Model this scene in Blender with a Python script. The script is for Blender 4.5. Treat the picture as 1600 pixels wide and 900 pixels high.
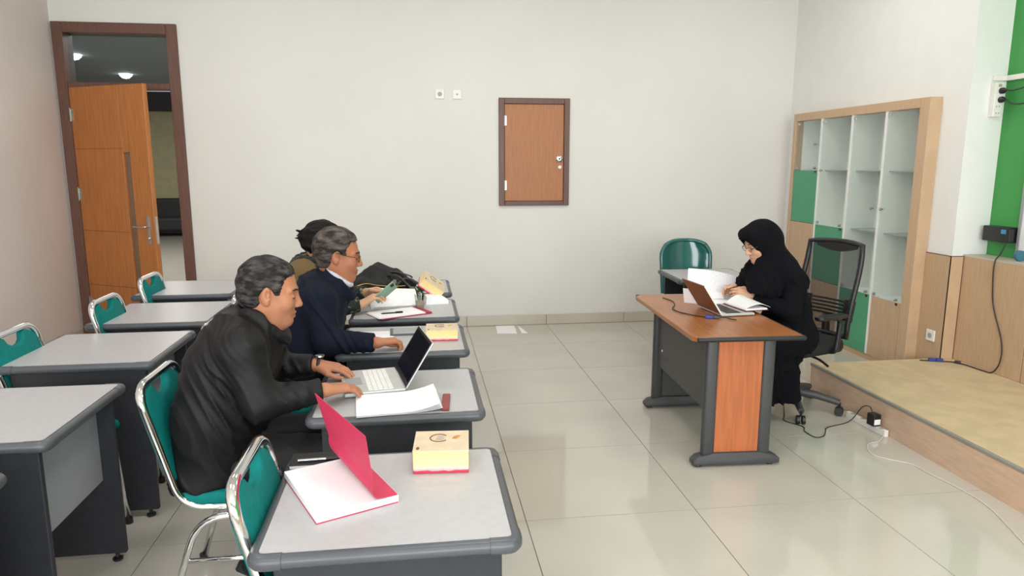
import bpy, bmesh, math, random
import numpy as np
from mathutils import Vector, Matrix, Euler
random.seed(4); rng = np.random.default_rng(4)
for o in list(bpy.data.objects): bpy.data.objects.remove(o)
scene = bpy.context.scene; COL = scene.collection
PI = math.pi

# ------------------------------------------------------------------ camera
F_PX = 1092.0
pitch = math.atan(194 / F_PX); yaw = math.atan(148 / math.hypot(F_PX, 194))
cd = bpy.data.cameras.new('camera'); cam = bpy.data.objects.new('camera', cd); COL.objects.link(cam)
cd.sensor_width = 36; cd.lens = F_PX / 1600 * 36; cd.clip_start = .05; cd.clip_end = 100
fw = Vector((math.sin(yaw)*math.cos(pitch), math.cos(yaw)*math.cos(pitch), -math.sin(pitch)))
rt = Vector((math.cos(yaw), -math.sin(yaw), 0)); up = rt.cross(fw)
cam.matrix_world = Matrix(((rt.x, up.x, -fw.x, 0), (rt.y, up.y, -fw.y, 0), (rt.z, up.z, -fw.z, 1.62), (0, 0, 0, 1)))
scene.camera = cam

# ------------------------------------------------------------------ world, lights, exposure
world = bpy.data.worlds.new('overcast_sky'); scene.world = world; world.use_nodes = True
bg = world.node_tree.nodes['Background']; bg.inputs[0].default_value = (.86, .93, 1, 1); bg.inputs[1].default_value = 1.0
vs = scene.view_settings
vs.view_transform = 'Standard'; vs.look = 'None'; vs.gamma = 1; vs.use_curve_mapping = False; vs.exposure = -0.16

def area(name, loc, rot, sx, sy, power, col):
    l = bpy.data.lights.new(name, 'AREA'); l.shape = 'RECTANGLE'; l.size = sx; l.size_y = sy; l.energy = power; l.color = col
    o = bpy.data.objects.new(name, l); o.location = loc; o.rotation_euler = rot; COL.objects.link(o); return o
# daylight entering the three windows of the wall behind the camera
REAR_Y = -2.6
WIN_X = (-2.0, 0.45, 2.9)
for wx in WIN_X:
    area('window_daylight', (wx, REAR_Y + .04, 1.75), (PI/2, 0, 0), 1.9, 2.0, 118, (.93, .957, .99))
CEIL = 3.6
PANELS = [(x, y) for x in (-1.6, .5, 2.6) for y in (-.6, 2.2, 5.0)]
for px, py in PANELS:
    area('ceiling_fill_light', (px, py, CEIL - .045), (0, 0, 0), .55, .55, 15, (1.0, .95, .93))  # unseen overhead lamps added to brighten the upward-facing tops
area('hall_fill_light', (-4.5, 11, 3.3), (0, 0, 0), 5, 6, 620, (1, .95, .88))  # broad unseen area lamp added to brighten the hall

# ------------------------------------------------------------------ helpers
def link(o, parent=None):
    COL.objects.link(o)
    if parent is not None: o.parent = parent
    return o
def tag(o, label=None, cat=None, group=None, kind=None):
    if label: o['label'] = label
    if cat: o['category'] = cat
    if group: o['group'] = group
    if kind: o['kind'] = kind
    return o
def thing(name, label, cat, loc=(0,0,0), rz=0, group=None):
    o = bpy.data.objects.new(name, None); o.empty_display_size = .05
    o.location = loc; o.rotation_euler = (0,0,rz); COL.objects.link(o)
    return tag(o, label, cat, group)
def obj(name, bm, mat, parent=None, smooth=None, loc=None, rot=None):
    me = bpy.data.meshes.new(name); bm.normal_update(); bm.to_mesh(me); bm.free()
    me.materials.append(mat)
    if smooth is not None:
        for p in me.polygons: p.use_smooth = True
        if smooth < 179:
            try: me.set_sharp_from_angle(angle=math.radians(smooth))
            except Exception: pass
    o = bpy.data.objects.new(name, me)
    if loc is not None: o.location = loc
    if rot is not None: o.rotation_euler = rot
    return link(o, parent)
def copy_tree(o, parent=None):
    c = o.copy(); COL.objects.link(c); c.parent = parent
    for ch in list(o.children): copy_tree(ch, c)
    return c
def B(): return bmesh.new()
def box(bm, x0, x1, y0, y1, z0, z1, bev=0, seg=2, M=None):
    r = bmesh.ops.create_cube(bm, size=1); vs_ = r['verts']
    for v in vs_:
        v.co = Vector(((x0+x1)/2 + v.co.x*(x1-x0), (y0+y1)/2 + v.co.y*(y1-y0), (z0+z1)/2 + v.co.z*(z1-z0)))
    if bev > 0:
        es = list({e for v in vs_ for e in v.link_edges})
        rr = bmesh.ops.bevel(bm, geom=es, offset=bev, segments=seg, profile=.5, affect='EDGES')
        vs_ = list({v for f in rr['faces'] for v in f.verts} | {v for v in vs_ if v.is_valid})
    if M is not None:
        bmesh.ops.transform(bm, matrix=M, verts=[v for v in vs_ if v.is_valid])
    return bm
def bbox(*a, **k): return box(B(), *a, **k)
def prism(bm, pts, h, M=None, bev=0):
    """polygon in xy extruded z 0..h, then transformed"""
    vs_ = [bm.verts.new((p[0], p[1], 0)) for p in pts]
    f = bm.faces.new(vs_)
    r = bmesh.ops.extrude_face_region(bm, geom=[f]); nv = [g for g in r['geom'] if isinstance(g, bmesh.types.BMVert)]
    for v in nv: v.co.z += h
    allv = vs_ + nv
    bmesh.ops.recalc_face_normals(bm, faces=list({f for v in allv for f in v.link_faces}))
    if bev > 0:
        es = [e for e in {e for v in allv for e in v.link_edges} if e.is_manifold and e.calc_face_angle(0) > .8]
        rr = bmesh.ops.bevel(bm, geom=es, offset=bev, segments=2, profile=.5, affect='EDGES')
        allv = list({v for f in rr['faces'] for v in f.verts} | {v for v in allv if v.is_valid})
    if M is not None: bmesh.ops.transform(bm, matrix=M, verts=[v for v in allv if v.is_valid])
    return bm
def smooth_path(pts, n=6, closed=False):
    P = [Vector(p) for p in pts]; out = []
    N = len(P)
    rngi = range(N if closed else N-1)
    for i in rngi:
        p0 = P[(i-1) % N] if (closed or i > 0) else P[0]*2 - P[1]
        p1 = P[i]; p2 = P[(i+1) % N]
        p3 = P[(i+2) % N] if (closed or i < N-2) else P[-1]*2 - P[-2]
        for k in range(n):
            t = k/n
            out.append(.5*((2*p1) + (p2-p0)*t + (2*p0-5*p1+4*p2-p3)*t*t + (-p0+3*p1-3*p2+p3)*t**3))
    if not closed: out.append(P[-1])
    return out
def fillet(pts, r, n=5):
    """polyline with rounded corners"""
    P = [Vector(p) for p in pts]; out = [P[0]]
    rr = r if isinstance(r, (list, tuple)) else [r]*len(P)
    for i in range(1, len(P)-1):
        a = (P[i-1]-P[i]); b = (P[i+1]-P[i])
        d = min(rr[i], a.length*.49, b.length*.49)
        s = P[i] + a.normalized()*d; e = P[i] + b.normalized()*d
        for k in range(n+1):
            t = k/n; out.append((1-t)**2*s + 2*t*(1-t)*P[i] + t*t*e)
    out.append(P[-1]); return out
def tube(bm, path, r, seg=10, closed=False, cap=True, flat=None):
    P = [Vector(p) for p in path]; N = len(P); rings = []
    rad = r if isinstance(r, (list, tuple)) else [r]*N
    t0 = (P[1]-P[0]).normalized()
    n = Vector((0,0,1)) if abs(t0.z) < .9 else Vector((0,1,0))
    n = (n - t0*n.dot(t0)).normalized()
    for i in range(N):
        if closed: t = (P[(i+1) % N]-P[i-1])
        else: t = P[min(i+1,N-1)]-P[max(i-1,0)]
        t.normalize(); n = (n - t*n.dot(t))
        if n.length < 1e-5: n = t.orthogonal()
        n.normalize(); b = t.cross(n)
        rings.append([bm.verts.new(P[i] + (n*math.cos(2*PI*k/seg)*(flat or 1) + b*math.sin(2*PI*k/seg))*rad[i]) for k in range(seg)])
    for i in range(N if closed else N-1):
        A = rings[i]; C = rings[(i+1) % N]
        for k in range(seg):
            bm.faces.new((A[k], A[(k+1) % seg], C[(k+1) % seg], C[k]))
    if cap and not closed:
        bm.faces.new(rings[0][::-1]); bm.faces.new(rings[-1])
    return bm
def lathe(bm, prof, seg=20, M=None):
    rings = []; nv = []
    for (r, z) in prof:
        ring = [bm.verts.new((max(r,1e-5)*math.cos(2*PI*k/seg), max(r,1e-5)*math.sin(2*PI*k/seg), z)) for k in range(seg)]
        rings.append(ring); nv += ring
    for A, C in zip(rings, rings[1:]):
        for k in range(seg): bm.faces.new((A[k], A[(k+1) % seg], C[(k+1) % seg], C[k]))
    bm.faces.new(rings[0][::-1]); bm.faces.new(rings[-1])
    if M is not None: bmesh.ops.transform(bm, matrix=M, verts=nv)
    return bm
def sheet(bm, fn, nu, nv, th=.0006, top=None):
    """thin solid from fn(u,v)->(x,y,z), u,v in 0..1"""
    G = [[Vector(fn(i/nu, j/nv)) for j in range(nv+1)] for i in range(nu+1)]
    def nrm(i, j):
        a = G[min(i+1,nu)][j]-G[max(i-1,0)][j]; b = G[i][min(j+1,nv)]-G[i][max(j-1,0)]
        return a.cross(b).normalized()
    T = [[bm.verts.new(G[i][j]) for j in range(nv+1)] for i in range(nu+1)]
    L = [[bm.verts.new(G[i][j]-nrm(i,j)*th) for j in range(nv+1)] for i in range(nu+1)]
    for i in range(nu):
        for j in range(nv):
            bm.faces.new((T[i][j], T[i+1][j], T[i+1][j+1], T[i][j+1]))
            bm.faces.new((L[i][j], L[i][j+1], L[i+1][j+1], L[i+1][j]))
    for i in range(nu):
        bm.faces.new((T[i][0], L[i][0], L[i+1][0], T[i+1][0])); bm.faces.new((T[i][nv], T[i+1][nv], L[i+1][nv], L[i][nv]))
    for j in range(nv):
        bm.faces.new((T[0][j], T[0][j+1], L[0][j+1], L[0][j])); bm.faces.new((T[nu][j], L[nu][j], L[nu][j+1], T[nu][j+1]))
    return bm
def rrect(w, h, r, n=4, cx=0, cy=0):
    pts = []
    for sx, sy, a0 in ((1,1,0), (-1,1,90), (-1,-1,180), (1,-1,270)):
        for k in range(n+1):
            a = math.radians(a0 + 90*k/n)
            pts.append((cx + sx*(w/2-r) + r*math.cos(a), cy + sy*(h/2-r) + r*math.sin(a)))
    return pts
def T(x, y, z, rz=0, rx=0, ry=0): return Matrix.Translation((x,y,z)) @ Euler((rx,ry,rz)).to_matrix().to_4x4()

# ------------------------------------------------------------------ materials
def srgb(r, g, b):
    f = lambda c: (c/255/12.92) if c/255 <= .04045 else ((c/255+.055)/1.055)**2.4
    return (f(r), f(g), f(b), 1)
MATS = {}
def mat(name, rgb, rough=.5, metal=0, var=.06, vscale=6, bump=0, bscale=80, stretch=None, spec=.5, coat=0, sheen=0, attr=False, rgb2=None, lo=.4, hi=.6, detail=3):
    m = bpy.data.materials.new(name); m.use_nodes = True; nt = m.node_tree; N = nt.nodes; L = nt.links
    p = N['Principled BSDF']; p.inputs['Roughness'].default_value = rough; p.inputs['Metallic'].default_value = metal
    p.inputs['Specular IOR Level'].default_value = spec; p.inputs['Coat Weight'].default_value = coat
    p.inputs['Sheen Weight'].default_value = sheen
    tc = N.new('ShaderNodeTexCoord'); mp = N.new('ShaderNodeMapping'); L.new(tc.outputs['Object'], mp.inputs[0])
    if stretch: mp.inputs['Scale'].default_value = stretch
    nz = N.new('ShaderNodeTexNoise'); nz.inputs['Scale'].default_value = vscale; nz.inputs['Detail'].default_value = detail
    L.new(mp.outputs[0], nz.inputs['Vector'])
    cr = N.new('ShaderNodeValToRGB'); c = srgb(*rgb)
    if rgb2: a, b = srgb(*rgb), srgb(*rgb2)
    else: a = tuple(x*(1-var) for x in c[:3])+(1,); b = tuple(min(1,x*(1+var)) for x in c[:3])+(1,)
    cr.color_ramp.elements[0].position = lo; cr.color_ramp.elements[1].position = hi
    cr.color_ramp.elements[0].color = a; cr.color_ramp.elements[1].color = b
    L.new(nz.outputs[0], cr.inputs[0]); out = cr.outputs[0]
    if attr:
        at = N.new('ShaderNodeVertexColor'); at.layer_name = 'tint'
        mx = N.new('ShaderNodeMix'); mx.data_type = 'RGBA'; mx.blend_type = 'MULTIPLY'; mx.inputs[0].default_value = 1
        L.new(out, mx.inputs[6]); L.new(at.outputs[0], mx.inputs[7]); out = mx.outputs[2]
    L.new(out, p.inputs['Base Color'])
    if bump:
        n2 = N.new('ShaderNodeTexNoise'); n2.inputs['Scale'].default_value = bscale; n2.inputs['Detail'].default_value = 2
        L.new(mp.outputs[0], n2.inputs['Vector'])
        bp = N.new('ShaderNodeBump'); bp.inputs['Strength'].default_value = bump; bp.inputs['Distance'].default_value = .004
        L.new(n2.outputs[0], bp.inputs['Height']); L.new(bp.outputs[0], p.inputs['Normal'])
    MATS[name] = m; return m
def emis(name, rgb, s):
    m = mat(name, rgb, .5); p = m.node_tree.nodes['Principled BSDF']
    p.inputs['Emission Color'].default_value = srgb(*rgb); p.inputs['Emission Strength'].default_value = s; return m
def glass(name, rgb, fac=.12, rough=.02):
    m = bpy.data.materials.new(name); m.use_nodes = True; nt = m.node_tree; N = nt.nodes; L = nt.links
    N.remove(N['Principled BSDF'])
    tr = N.new('ShaderNodeBsdfTransparent'); tr.inputs[0].default_value = srgb(*rgb)
    gl = N.new('ShaderNodeBsdfGlossy'); gl.inputs['Roughness'].default_value = rough
    lw = N.new('ShaderNodeLayerWeight'); lw.inputs[0].default_value = .5
    pw = N.new('ShaderNodeMath'); pw.operation = 'POWER'; pw.inputs[1].default_value = 4; L.new(lw.outputs['Facing'], pw.inputs[0])
    fr = N.new('ShaderNodeMath'); fr.operation = 'MULTIPLY_ADD'; fr.inputs[1].default_value = .6; fr.inputs[2].default_value = .04; L.new(pw.outputs[0], fr.inputs[0])
    mx = N.new('ShaderNodeMixShader'); L.new(fr.outputs[0], mx.inputs[0]); L.new(tr.outputs[0], mx.inputs[1]); L.new(gl.outputs[0], mx.inputs[2])
    L.new(mx.outputs[0], N['Material Output'].inputs[0]); return m

M_wall = mat('wall_paint', (221,219,215), .75, var=.015, vscale=1.2, bump=.03, bscale=150)
M_wallL = mat('wall_paint_side', (216,206,202), .75, var=.02, vscale=1.2, bump=.03, bscale=150)
M_white = mat('white_paint', (232,233,230), .6, var=.01)
M_ceil = mat('ceiling_paint', (235,234,228), .8, var=.01)
M_tile = mat('floor_tile_glaze', (191,186,176), .06, var=.02, vscale=2.5, spec=.55)
M_grout = mat('grout', (120,113,102), .9, var=.1, vscale=30)
M_base = mat('baseboard_tile', (197,189,176), .25, var=.03, vscale=3)
M_frame = mat('door_frame_wood', (100,68,56), .4, var=.15, vscale=5, stretch=(20,20,1))
M_door = mat('door_wood', (176,110,56), .38, var=.10, vscale=4, stretch=(14,14,.8))
M_hatch = mat('hatch_wood', (170,110,68), .45, var=.08, vscale=5, stretch=(16,16,.9))
M_steel = mat('brushed_steel', (200,200,200), .25, 1, var=.04)
M_chrome = mat('chrome', (225,226,228), .09, 1, var=.02)
M_tan = mat('tan_laminate', (196,166,134), .5, var=.05, vscale=6, stretch=(1,12,.8))
M_tan2 = mat('wainscot_laminate', (190,160,128), .5, var=.05, vscale=7, stretch=(12,12,.9))
M_green = mat('green_laminate', (78,156,118), .5, var=.03)
M_greenw = mat('green_wall_paint', (64,150,74), .6, var=.03, vscale=3)
M_plat = mat('platform_carpet', (196,176,142), .85, var=.06, vscale=8, bump=.2, bscale=300)
M_pfront = mat('platform_front', (208,178,152), .55, var=.05, vscale=5, stretch=(10,1.5,10))
M_trim = mat('grey_trim', (140,138,128), .4, var=.05)
M_glass = glass('cabinet_glass', (251,254,252))
M_pane = glass('window_glass', (235,242,245))
M_cabin = mat('cabinet_interior', (243,246,245), .5, var=.02)
M_top = mat('grey_desk_laminate', (176,175,178), .35, var=.025, vscale=40, detail=5)
M_edge = mat('grey_edge_moulding', (76,79,84), .35, var=.04)
M_panel = mat('dark_desk_panel', (42,44,50), .5, var=.05, vscale=30)
M_modesty = mat('grey_modesty_panel', (150,153,156), .5, var=.03)
M_black = mat('black_plastic', (26,26,28), .4, var=.1)
M_blackm = mat('matte_black', (20,20,22), .7, var=.1)
M_teal = mat('teal_fabric', (6,116,112), .75, var=.06, vscale=30, bump=.15, bscale=500, spec=.2)
M_vinyl = mat('dark_teal_vinyl', (28,96,92), .12, var=.06, coat=.5)
M_desk = mat('cherry_desk_laminate', (158,99,56), .3, var=.12, vscale=4, stretch=(12,1,12))
M_desk2 = mat('cherry_side_panel', (180,102,60), .4, var=.10, vscale=4, stretch=(14,14,1))
M_char = mat('charcoal_metal', (64,64,66), .45, var=.05)
M_char2 = mat('charcoal_panel', (74,74,72), .55, var=.06, vscale=60)
M_skinA = mat('skin_a', (174,117,88), .5, var=.05, vscale=14, attr=True, spec=.35)
M_skinB = mat('skin_b', (172,112,84), .5, var=.05, vscale=14, attr=True, spec=.35)
M_skinC = mat('skin_c', (206,160,130), .5, var=.05, vscale=14, attr=True, spec=.35)
M_hairA = mat('grey_black_hair', (22,19,20), .6, vscale=38, rgb2=(92,86,85), lo=.42, hi=.85, stretch=(.6,1.3,1.6), bump=1, bscale=130, spec=.25)
M_hairB = mat('greying_brown_hair', (32,27,26), .6, vscale=30, rgb2=(112,101,96), lo=.40, hi=.80, stretch=(.6,1.3,1.6), bump=1, bscale=130, spec=.25)
M_hairC = mat('black_hair', (9,8,9), .6, vscale=30, rgb2=(24,20,20), stretch=(.6,1.3,1.6), bump=.8, bscale=130, spec=.2)
M_jackA = mat('black_jacket_cloth', (13,12,14), .58, var=.12, vscale=12, bump=.12, bscale=300, spec=.3)
M_jackB = mat('navy_jacket_cloth', (15,21,36), .85, var=.12, vscale=12, bump=.2, bscale=260, spec=.2)
M_trous = mat('black_trousers', (12,12,14), .75, var=.1, bump=.1)
M_hijab = mat('black_hijab_cloth', (10,11,16), .9, var=.12, vscale=10, bump=.1, bscale=300, spec=.15)
M_abaya = mat('black_dress_cloth', (9,10,15), .9, var=.12, vscale=10, bump=.1, bscale=300, spec=.15)
M_floral = mat('dark_floral_cloth', (20,24,24), .8, vscale=45, rgb2=(120,124,98), lo=.56, hi=.64)
M_olive = mat('olive_brown_collar', (104,84,50), .8, var=.08)
M_shirt = mat('pale_shirt_cloth', (190,190,205), .8, var=.08)
M_paper = mat('white_paper', (238,238,240), .8, var=.01)
M_red = mat('crimson_card', (198,46,84), .55, var=.04)
M_redd = mat('dark_red_folder', (164,34,70), .5, var=.05)
M_maroon = mat('maroon_plastic', (120,50,50), .4, var=.06)
M_silver = mat('laptop_silver', (196,197,196), .35, .3, var=.02)
M_key = mat('pale_keys', (226,226,224), .5, var=.02)
M_screen = mat('dark_screen', (22,23,30), .12, var=.1)
M_lidbr = mat('brown_laptop_lid', (128,86,62), .35, var=.06)
M_cord = mat('dark_cord', (44,38,36), .5, var=.1)
M_cordw = mat('white_cord', (214,210,204), .5, var=.03)
M_blue = mat('blue_connector', (44,64,140), .4, var=.08)
M_ltblue = mat('blue_label', (60,150,190), .4, var=.08)
M_plastw = mat('white_plastic', (232,230,222), .35, var=.02)
M_hole = mat('socket_shadow', (165,160,150), .5, var=.05)
M_leaf = mat('green_herb', (62,104,52), .55, var=.25, vscale=60)
M_phone = mat('sage_phone_case', (126,158,138), .35, var=.05)
M_strap = mat('yellow_lanyard', (206,170,50), .6, var=.1)
M_clear = glass('clear_cup', (240,242,240))
M_gold = mat('gold_print', (196,140,50), .5, var=.2, vscale=60)
M_brownp = mat('brown_print', (120,70,40), .6, var=.1)
M_ink = mat('pale_ink', (150,150,158), .8, var=.1)
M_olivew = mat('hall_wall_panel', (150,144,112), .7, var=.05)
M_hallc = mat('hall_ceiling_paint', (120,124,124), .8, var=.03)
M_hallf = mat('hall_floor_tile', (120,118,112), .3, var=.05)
M_hallk = mat('hall_dark_band', (40,36,36), .7, var=.1)
M_fillglow = emis('added_panel_glow', (255,250,240), 3.0)  # glow for the added ceiling panels
M_spot = emis('downlight', (255,255,250), 25.0)
M_mesh = bpy.data.materials.new('black_mesh_fabric'); M_mesh.use_nodes = True
nt = M_mesh.node_tree; pb = nt.nodes['Principled BSDF']; pb.inputs['Base Color'].default_value = (.012,.013,.013,1); pb.inputs['Roughness'].default_value = .7
trn = nt.nodes.new('ShaderNodeBsdfTransparent'); mxs = nt.nodes.new('ShaderNodeMixShader')
tcn = nt.nodes.new('ShaderNodeTexCoord'); ckn = nt.nodes.new('ShaderNodeTexNoise'); ckn.inputs['Scale'].default_value = 420
rmp = nt.nodes.new('ShaderNodeMapRange'); rmp.inputs[1].default_value = .35; rmp.inputs[2].default_value = .65; rmp.inputs[3].default_value = .25; rmp.inputs[4].default_value = .62
nt.links.new(tcn.outputs['Object'], ckn.inputs['Vector']); nt.links.new(ckn.outputs[0], rmp.inputs[0]); nt.links.new(rmp.outputs[0], mxs.inputs[0])
nt.links.new(trn.outputs[0], mxs.inputs[1]); nt.links.new(pb.outputs[0], mxs.inputs[2]); nt.links.new(mxs.outputs[0], nt.nodes['Material Output'].inputs[0])

# snack box print: yellow card fading to pink and a red foot (real print, follows the box's own height)
def box_print(name):
    m = bpy.data.materials.new(name); m.use_nodes = True; N = m.node_tree.nodes; L = m.node_tree.links
    p = N['Principled BSDF']; p.inputs['Roughness'].default_value = .45
    tc = N.new('ShaderNodeTexCoord'); sp = N.new('ShaderNodeSeparateXYZ'); L.new(tc.outputs['Generated'], sp.inputs[0])
    nz = N.new('ShaderNodeTexNoise'); nz.inputs['Scale'].default_value = 5; L.new(tc.outputs['Generated'], nz.inputs['Vector'])
    ad = N.new('ShaderNodeMath'); ad.operation = 'MULTIPLY_ADD'; ad.inputs[1].default_value = .14; L.new(nz.outputs[0], ad.inputs[0]); L.new(sp.outputs[2], ad.inputs[2])
    cr = N.new('ShaderNodeValToRGB'); e = cr.color_ramp.elements
    e[0].position = .0; e[0].color = srgb(184,44,66); e[1].position = 1; e[1].color = srgb(226,200,150)
    for pos, c in ((.19,(190,46,70)), (.21,(226,150,160)), (.30,(236,190,185)), (.36,(240,220,160)), (.97,(236,208,140))):
        q = e.new(pos); q.color = srgb(*c)
    L.new(ad.outputs[0], cr.inputs[0]); L.new(cr.outputs[0], p.inputs['Base Color']); return m
M_snack = box_print('snack_box_print')
# printed page: faint ragged lines of text
def page_mat(name, lines=26, ax=0):
    m = bpy.data.materials.new(name); m.use_nodes = True; N = m.node_tree.nodes; L = m.node_tree.links
    p = N['Principled BSDF']; p.inputs['Roughness'].default_value = .8
    tc = N.new('ShaderNodeTexCoord'); sp = N.new('ShaderNodeSeparateXYZ'); L.new(tc.outputs['Generated'], sp.inputs[0])
    mu = N.new('ShaderNodeMath'); mu.operation = 'MULTIPLY'; mu.inputs[1].default_value = lines*2*PI; L.new(sp.outputs[ax], mu.inputs[0])
    sn = N.new('ShaderNodeMath'); sn.operation = 'SINE'; L.new(mu.outputs[0], sn.inputs[0])
    g1 = N.new('ShaderNodeMath'); g1.operation = 'GREATER_THAN'; g1.inputs[1].default_value = .45; L.new(sn.outputs[0], g1.inputs[0])
    mp = N.new('ShaderNodeMapping'); mp.inputs['Scale'].default_value = (9, 26, 1) if ax == 0 else (26, 9, 1); L.new(tc.outputs['Generated'], mp.inputs[0])
    nz = N.new('ShaderNodeTexNoise'); nz.inputs['Scale'].default_value = 1.6; L.new(mp.outputs[0], nz.inputs['Vector'])
    g2 = N.new('ShaderNodeMath'); g2.operation = 'GREATER_THAN'; g2.inputs[1].default_value = .5; L.new(nz.outputs[0], g2.inputs[0])
    ml = N.new('ShaderNodeMath'); ml.operation = 'MULTIPLY'; L.new(g1.outputs[0], ml.inputs[0]); L.new(g2.outputs[0], ml.inputs[1])
    mx = N.new('ShaderNodeMix'); mx.data_type = 'RGBA'; mx.inputs[6].default_value = srgb(236,236,240); mx.inputs[7].default_value = srgb(212,212,218)
    L.new(ml.outputs[0], mx.inputs[0]); L.new(mx.outputs[2], p.inputs['Base Color']); return m
M_page = page_mat('printed_page', 26, 0)
M_page2 = page_mat('printed_page_across', 30, 1)

# ------------------------------------------------------------------ room shell
XL, XR, YB = -3.16, 3.80, 6.90
def struct(name, bm, m, label=None):
    o = obj(name, bm, m); o['kind'] = 'structure'
    if label: o['label'] = label
    return o
floor = struct('floor', bbox(XL-.1, 4.3, REAR_Y-.1, YB+.0, -.08, -.004), M_grout, 'glossy cream floor tiles with dark grout lines')
TX, TY = .815, .79
xs = [.459 + TX*k for k in range(-5, 6)]; ys = [YB - TY*k for k in range(0, 13)]
tile_me = {}
for i in range(len(xs)-1):
    for j in range(len(ys)-1):
        x0, x1, y1, y0 = max(xs[i], XL), min(xs[i+1], 4.2), ys[j], max(ys[j+1], REAR_Y)
        if x1-x0 < .02: continue
        key = (round(x1-x0,3), round(y1-y0,3))
        if key not in tile_me:
            bm = bbox(-key[0]/2+.002, key[0]/2-.002, -key[1]/2+.002, key[1]/2-.002, -.004, 0)
            me = bpy.data.meshes.new('tile'); bm.to_mesh(me); bm.free(); me.materials.append(M_tile); tile_me[key] = me
        o = bpy.data.objects.new('tile', tile_me[key]); o.location = ((x0+x1)/2, (y0+y1)/2, random.uniform(-.0003,.0)); link(o, floor)

DX0, DX1, DZ = -3.10, -2.15, 2.80        # door opening
wb = B()
box(wb, XL-.12, DX0, YB, YB+.14, 0, CEIL); box(wb, DX0, DX1, YB, YB+.14, DZ, CEIL)
box(wb, DX1, .80, YB, YB+.14, 0, CEIL); box(wb, 1.48, 4.3, YB, YB+.14, 0, CEIL)
box(wb, .80, 1.48, YB, YB+.14, 0, 1.222); box(wb, .80, 1.48, YB, YB+.14, 2.238, CEIL)
struct('wall_back', wb, M_wall, 'cream painted back wall')
struct('wall_left', bbox(XL-.12, XL, REAR_Y, YB, 0, CEIL), M_wallL, 'plain warm grey left wall')
ceil = struct('ceiling', bbox(XL-.12, 4.3, REAR_Y, YB, CEIL, CEIL+.1), M_ceil)
wr = B()
box(wr, XR, XR+.04, 4.53, 4.80, 0, CEIL); box(wr, XR, XR+.04, 4.80, 6.68, 2.10, CEIL); box(wr, XR, XR+.04, 6.68, YB, 0, CEIL)
box(wr, XR+.04, 4.2, 4.53, 4.60, 0, CEIL)
struct('wall_right', wr, M_white, 'white right wall with a projecting pier')
struct('wall_stage', bbox(4.07, 4.2, REAR_Y, 4.53, 0, CEIL), M_greenw, 'bright green painted wall above the stage')
rb = B(); prevx = XL-.12
for wx in WIN_X:
    box(rb, prevx, wx-1.0, REAR_Y-.14, REAR_Y, 0, CEIL); box(rb, wx-1.0, wx+1.0, REAR_Y-.14, REAR_Y, 0, .7); box(rb, wx-1.0, wx+1.0, REAR_Y-.14, REAR_Y, 2.8, CEIL); prevx = wx+1.0
box(rb, prevx, 4.3, REAR_Y-.14, REAR_Y, 0, CEIL)
struct('wall_rear', rb, M_wall)
for n, wx in enumerate(WIN_X):
    f = B()
    for a in ((wx-1,wx-.95,.7,2.8),(wx+.95,wx+1,.7,2.8),(wx-.95,wx+.95,.7,.75),(wx-.95,wx+.95,2.75,2.8),(wx-.02,wx+.02,.75,2.75)):
        box(f, a[0], a[1], REAR_Y-.09, REAR_Y-.03, a[2], a[3])
    w = struct('window_%d' % (n+2), f, M_plastw)
    for s in (-1, 1): obj('pane', bbox(wx-.485+s*.485, wx+.485+s*.485, REAR_Y-.065, REAR_Y-.06, .75, 2.75), M_pane, w)
# baseboard tiles
bb = struct('baseboard_back', bbox(DX1+.03, XR, YB-.006, YB, 0, .10), M_grout, 'cream tile baseboard')
for i in range(len(xs)-1):
    x0, x1 = max(xs[i], DX1+.03), min(xs[i+1], XR)
    if x1-x0 > .03: obj('tile', bbox(x0+.002, x1-.002, YB-.014, YB-.006, .002, .105, bev=.002, seg=1), M_base, bb)
bl = struct('baseboard_left', bbox(XL, XL+.006, REAR_Y, YB-.02, 0, .10), M_grout)
for j in range(len(ys)-1):
    y1, y0 = ys[j]-.015, max(ys[j+1], REAR_Y)
    obj('tile', bbox(XL+.006, XL+.014, y0+.002, y1-.002, .002, .105, bev=.002, seg=1), M_base, bl)

# ------------------------------------------------------------------ hall beyond the door
struct('floor_hall', bbox(-12, 1, YB, 18.2, -.1, -.006), M_hallf)
struct('ceiling_hall', bbox(-12, 1, YB+.14, 17.6, 3.42, 3.5), M_hallc)
hw = struct('wall_hall', bbox(-12, 1, 18.0, 18.2, 0, 3.6), M_olivew, 'olive cream panelled wall of the hall')
for k in range(9): obj('panel', bbox(-11.5+k*1.3, -11.5+k*1.3+1.285, 17.97, 18.0, .8, 2.85, bev=.006, seg=1), M_olivew, hw)
obj('pelmet', bbox(-12, 1, 17.8, 18.0, 2.85, 3.28), M_hallk, hw)
cl = obj('cove_light', bbox(-12, 1, 17.75, 17.9, 3.29, 3.40), emis('cove_glow', (215,225,235), .9), hw)
struct('wall_hall_side', bbox(-12.1, -12, YB, 18.2, 0, 3.6), M_olivew)
struct('wall_hall_near', bbox(.9, 1.0, YB+.14, 18.2, 0, 3.6), M_olivew)
sofa = thing('bench_sofa', 'low black bench sofa along the far wall of the hall seen through the door', 'sofa', (-6.2, 17.2, 0))
obj('seat', bbox(-2, 2, -.55, .1, .12, .42, bev=.05), M_blackm, sofa); obj('backrest', bbox(-2, 2, .1, .35, .12, .82, bev=.05), M_blackm, sofa)
for s in (-1, 1): obj('leg', bbox(s*1.8-.04, s*1.8+.04, -.4, -.3, 0, .12), M_black, sofa)
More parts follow.
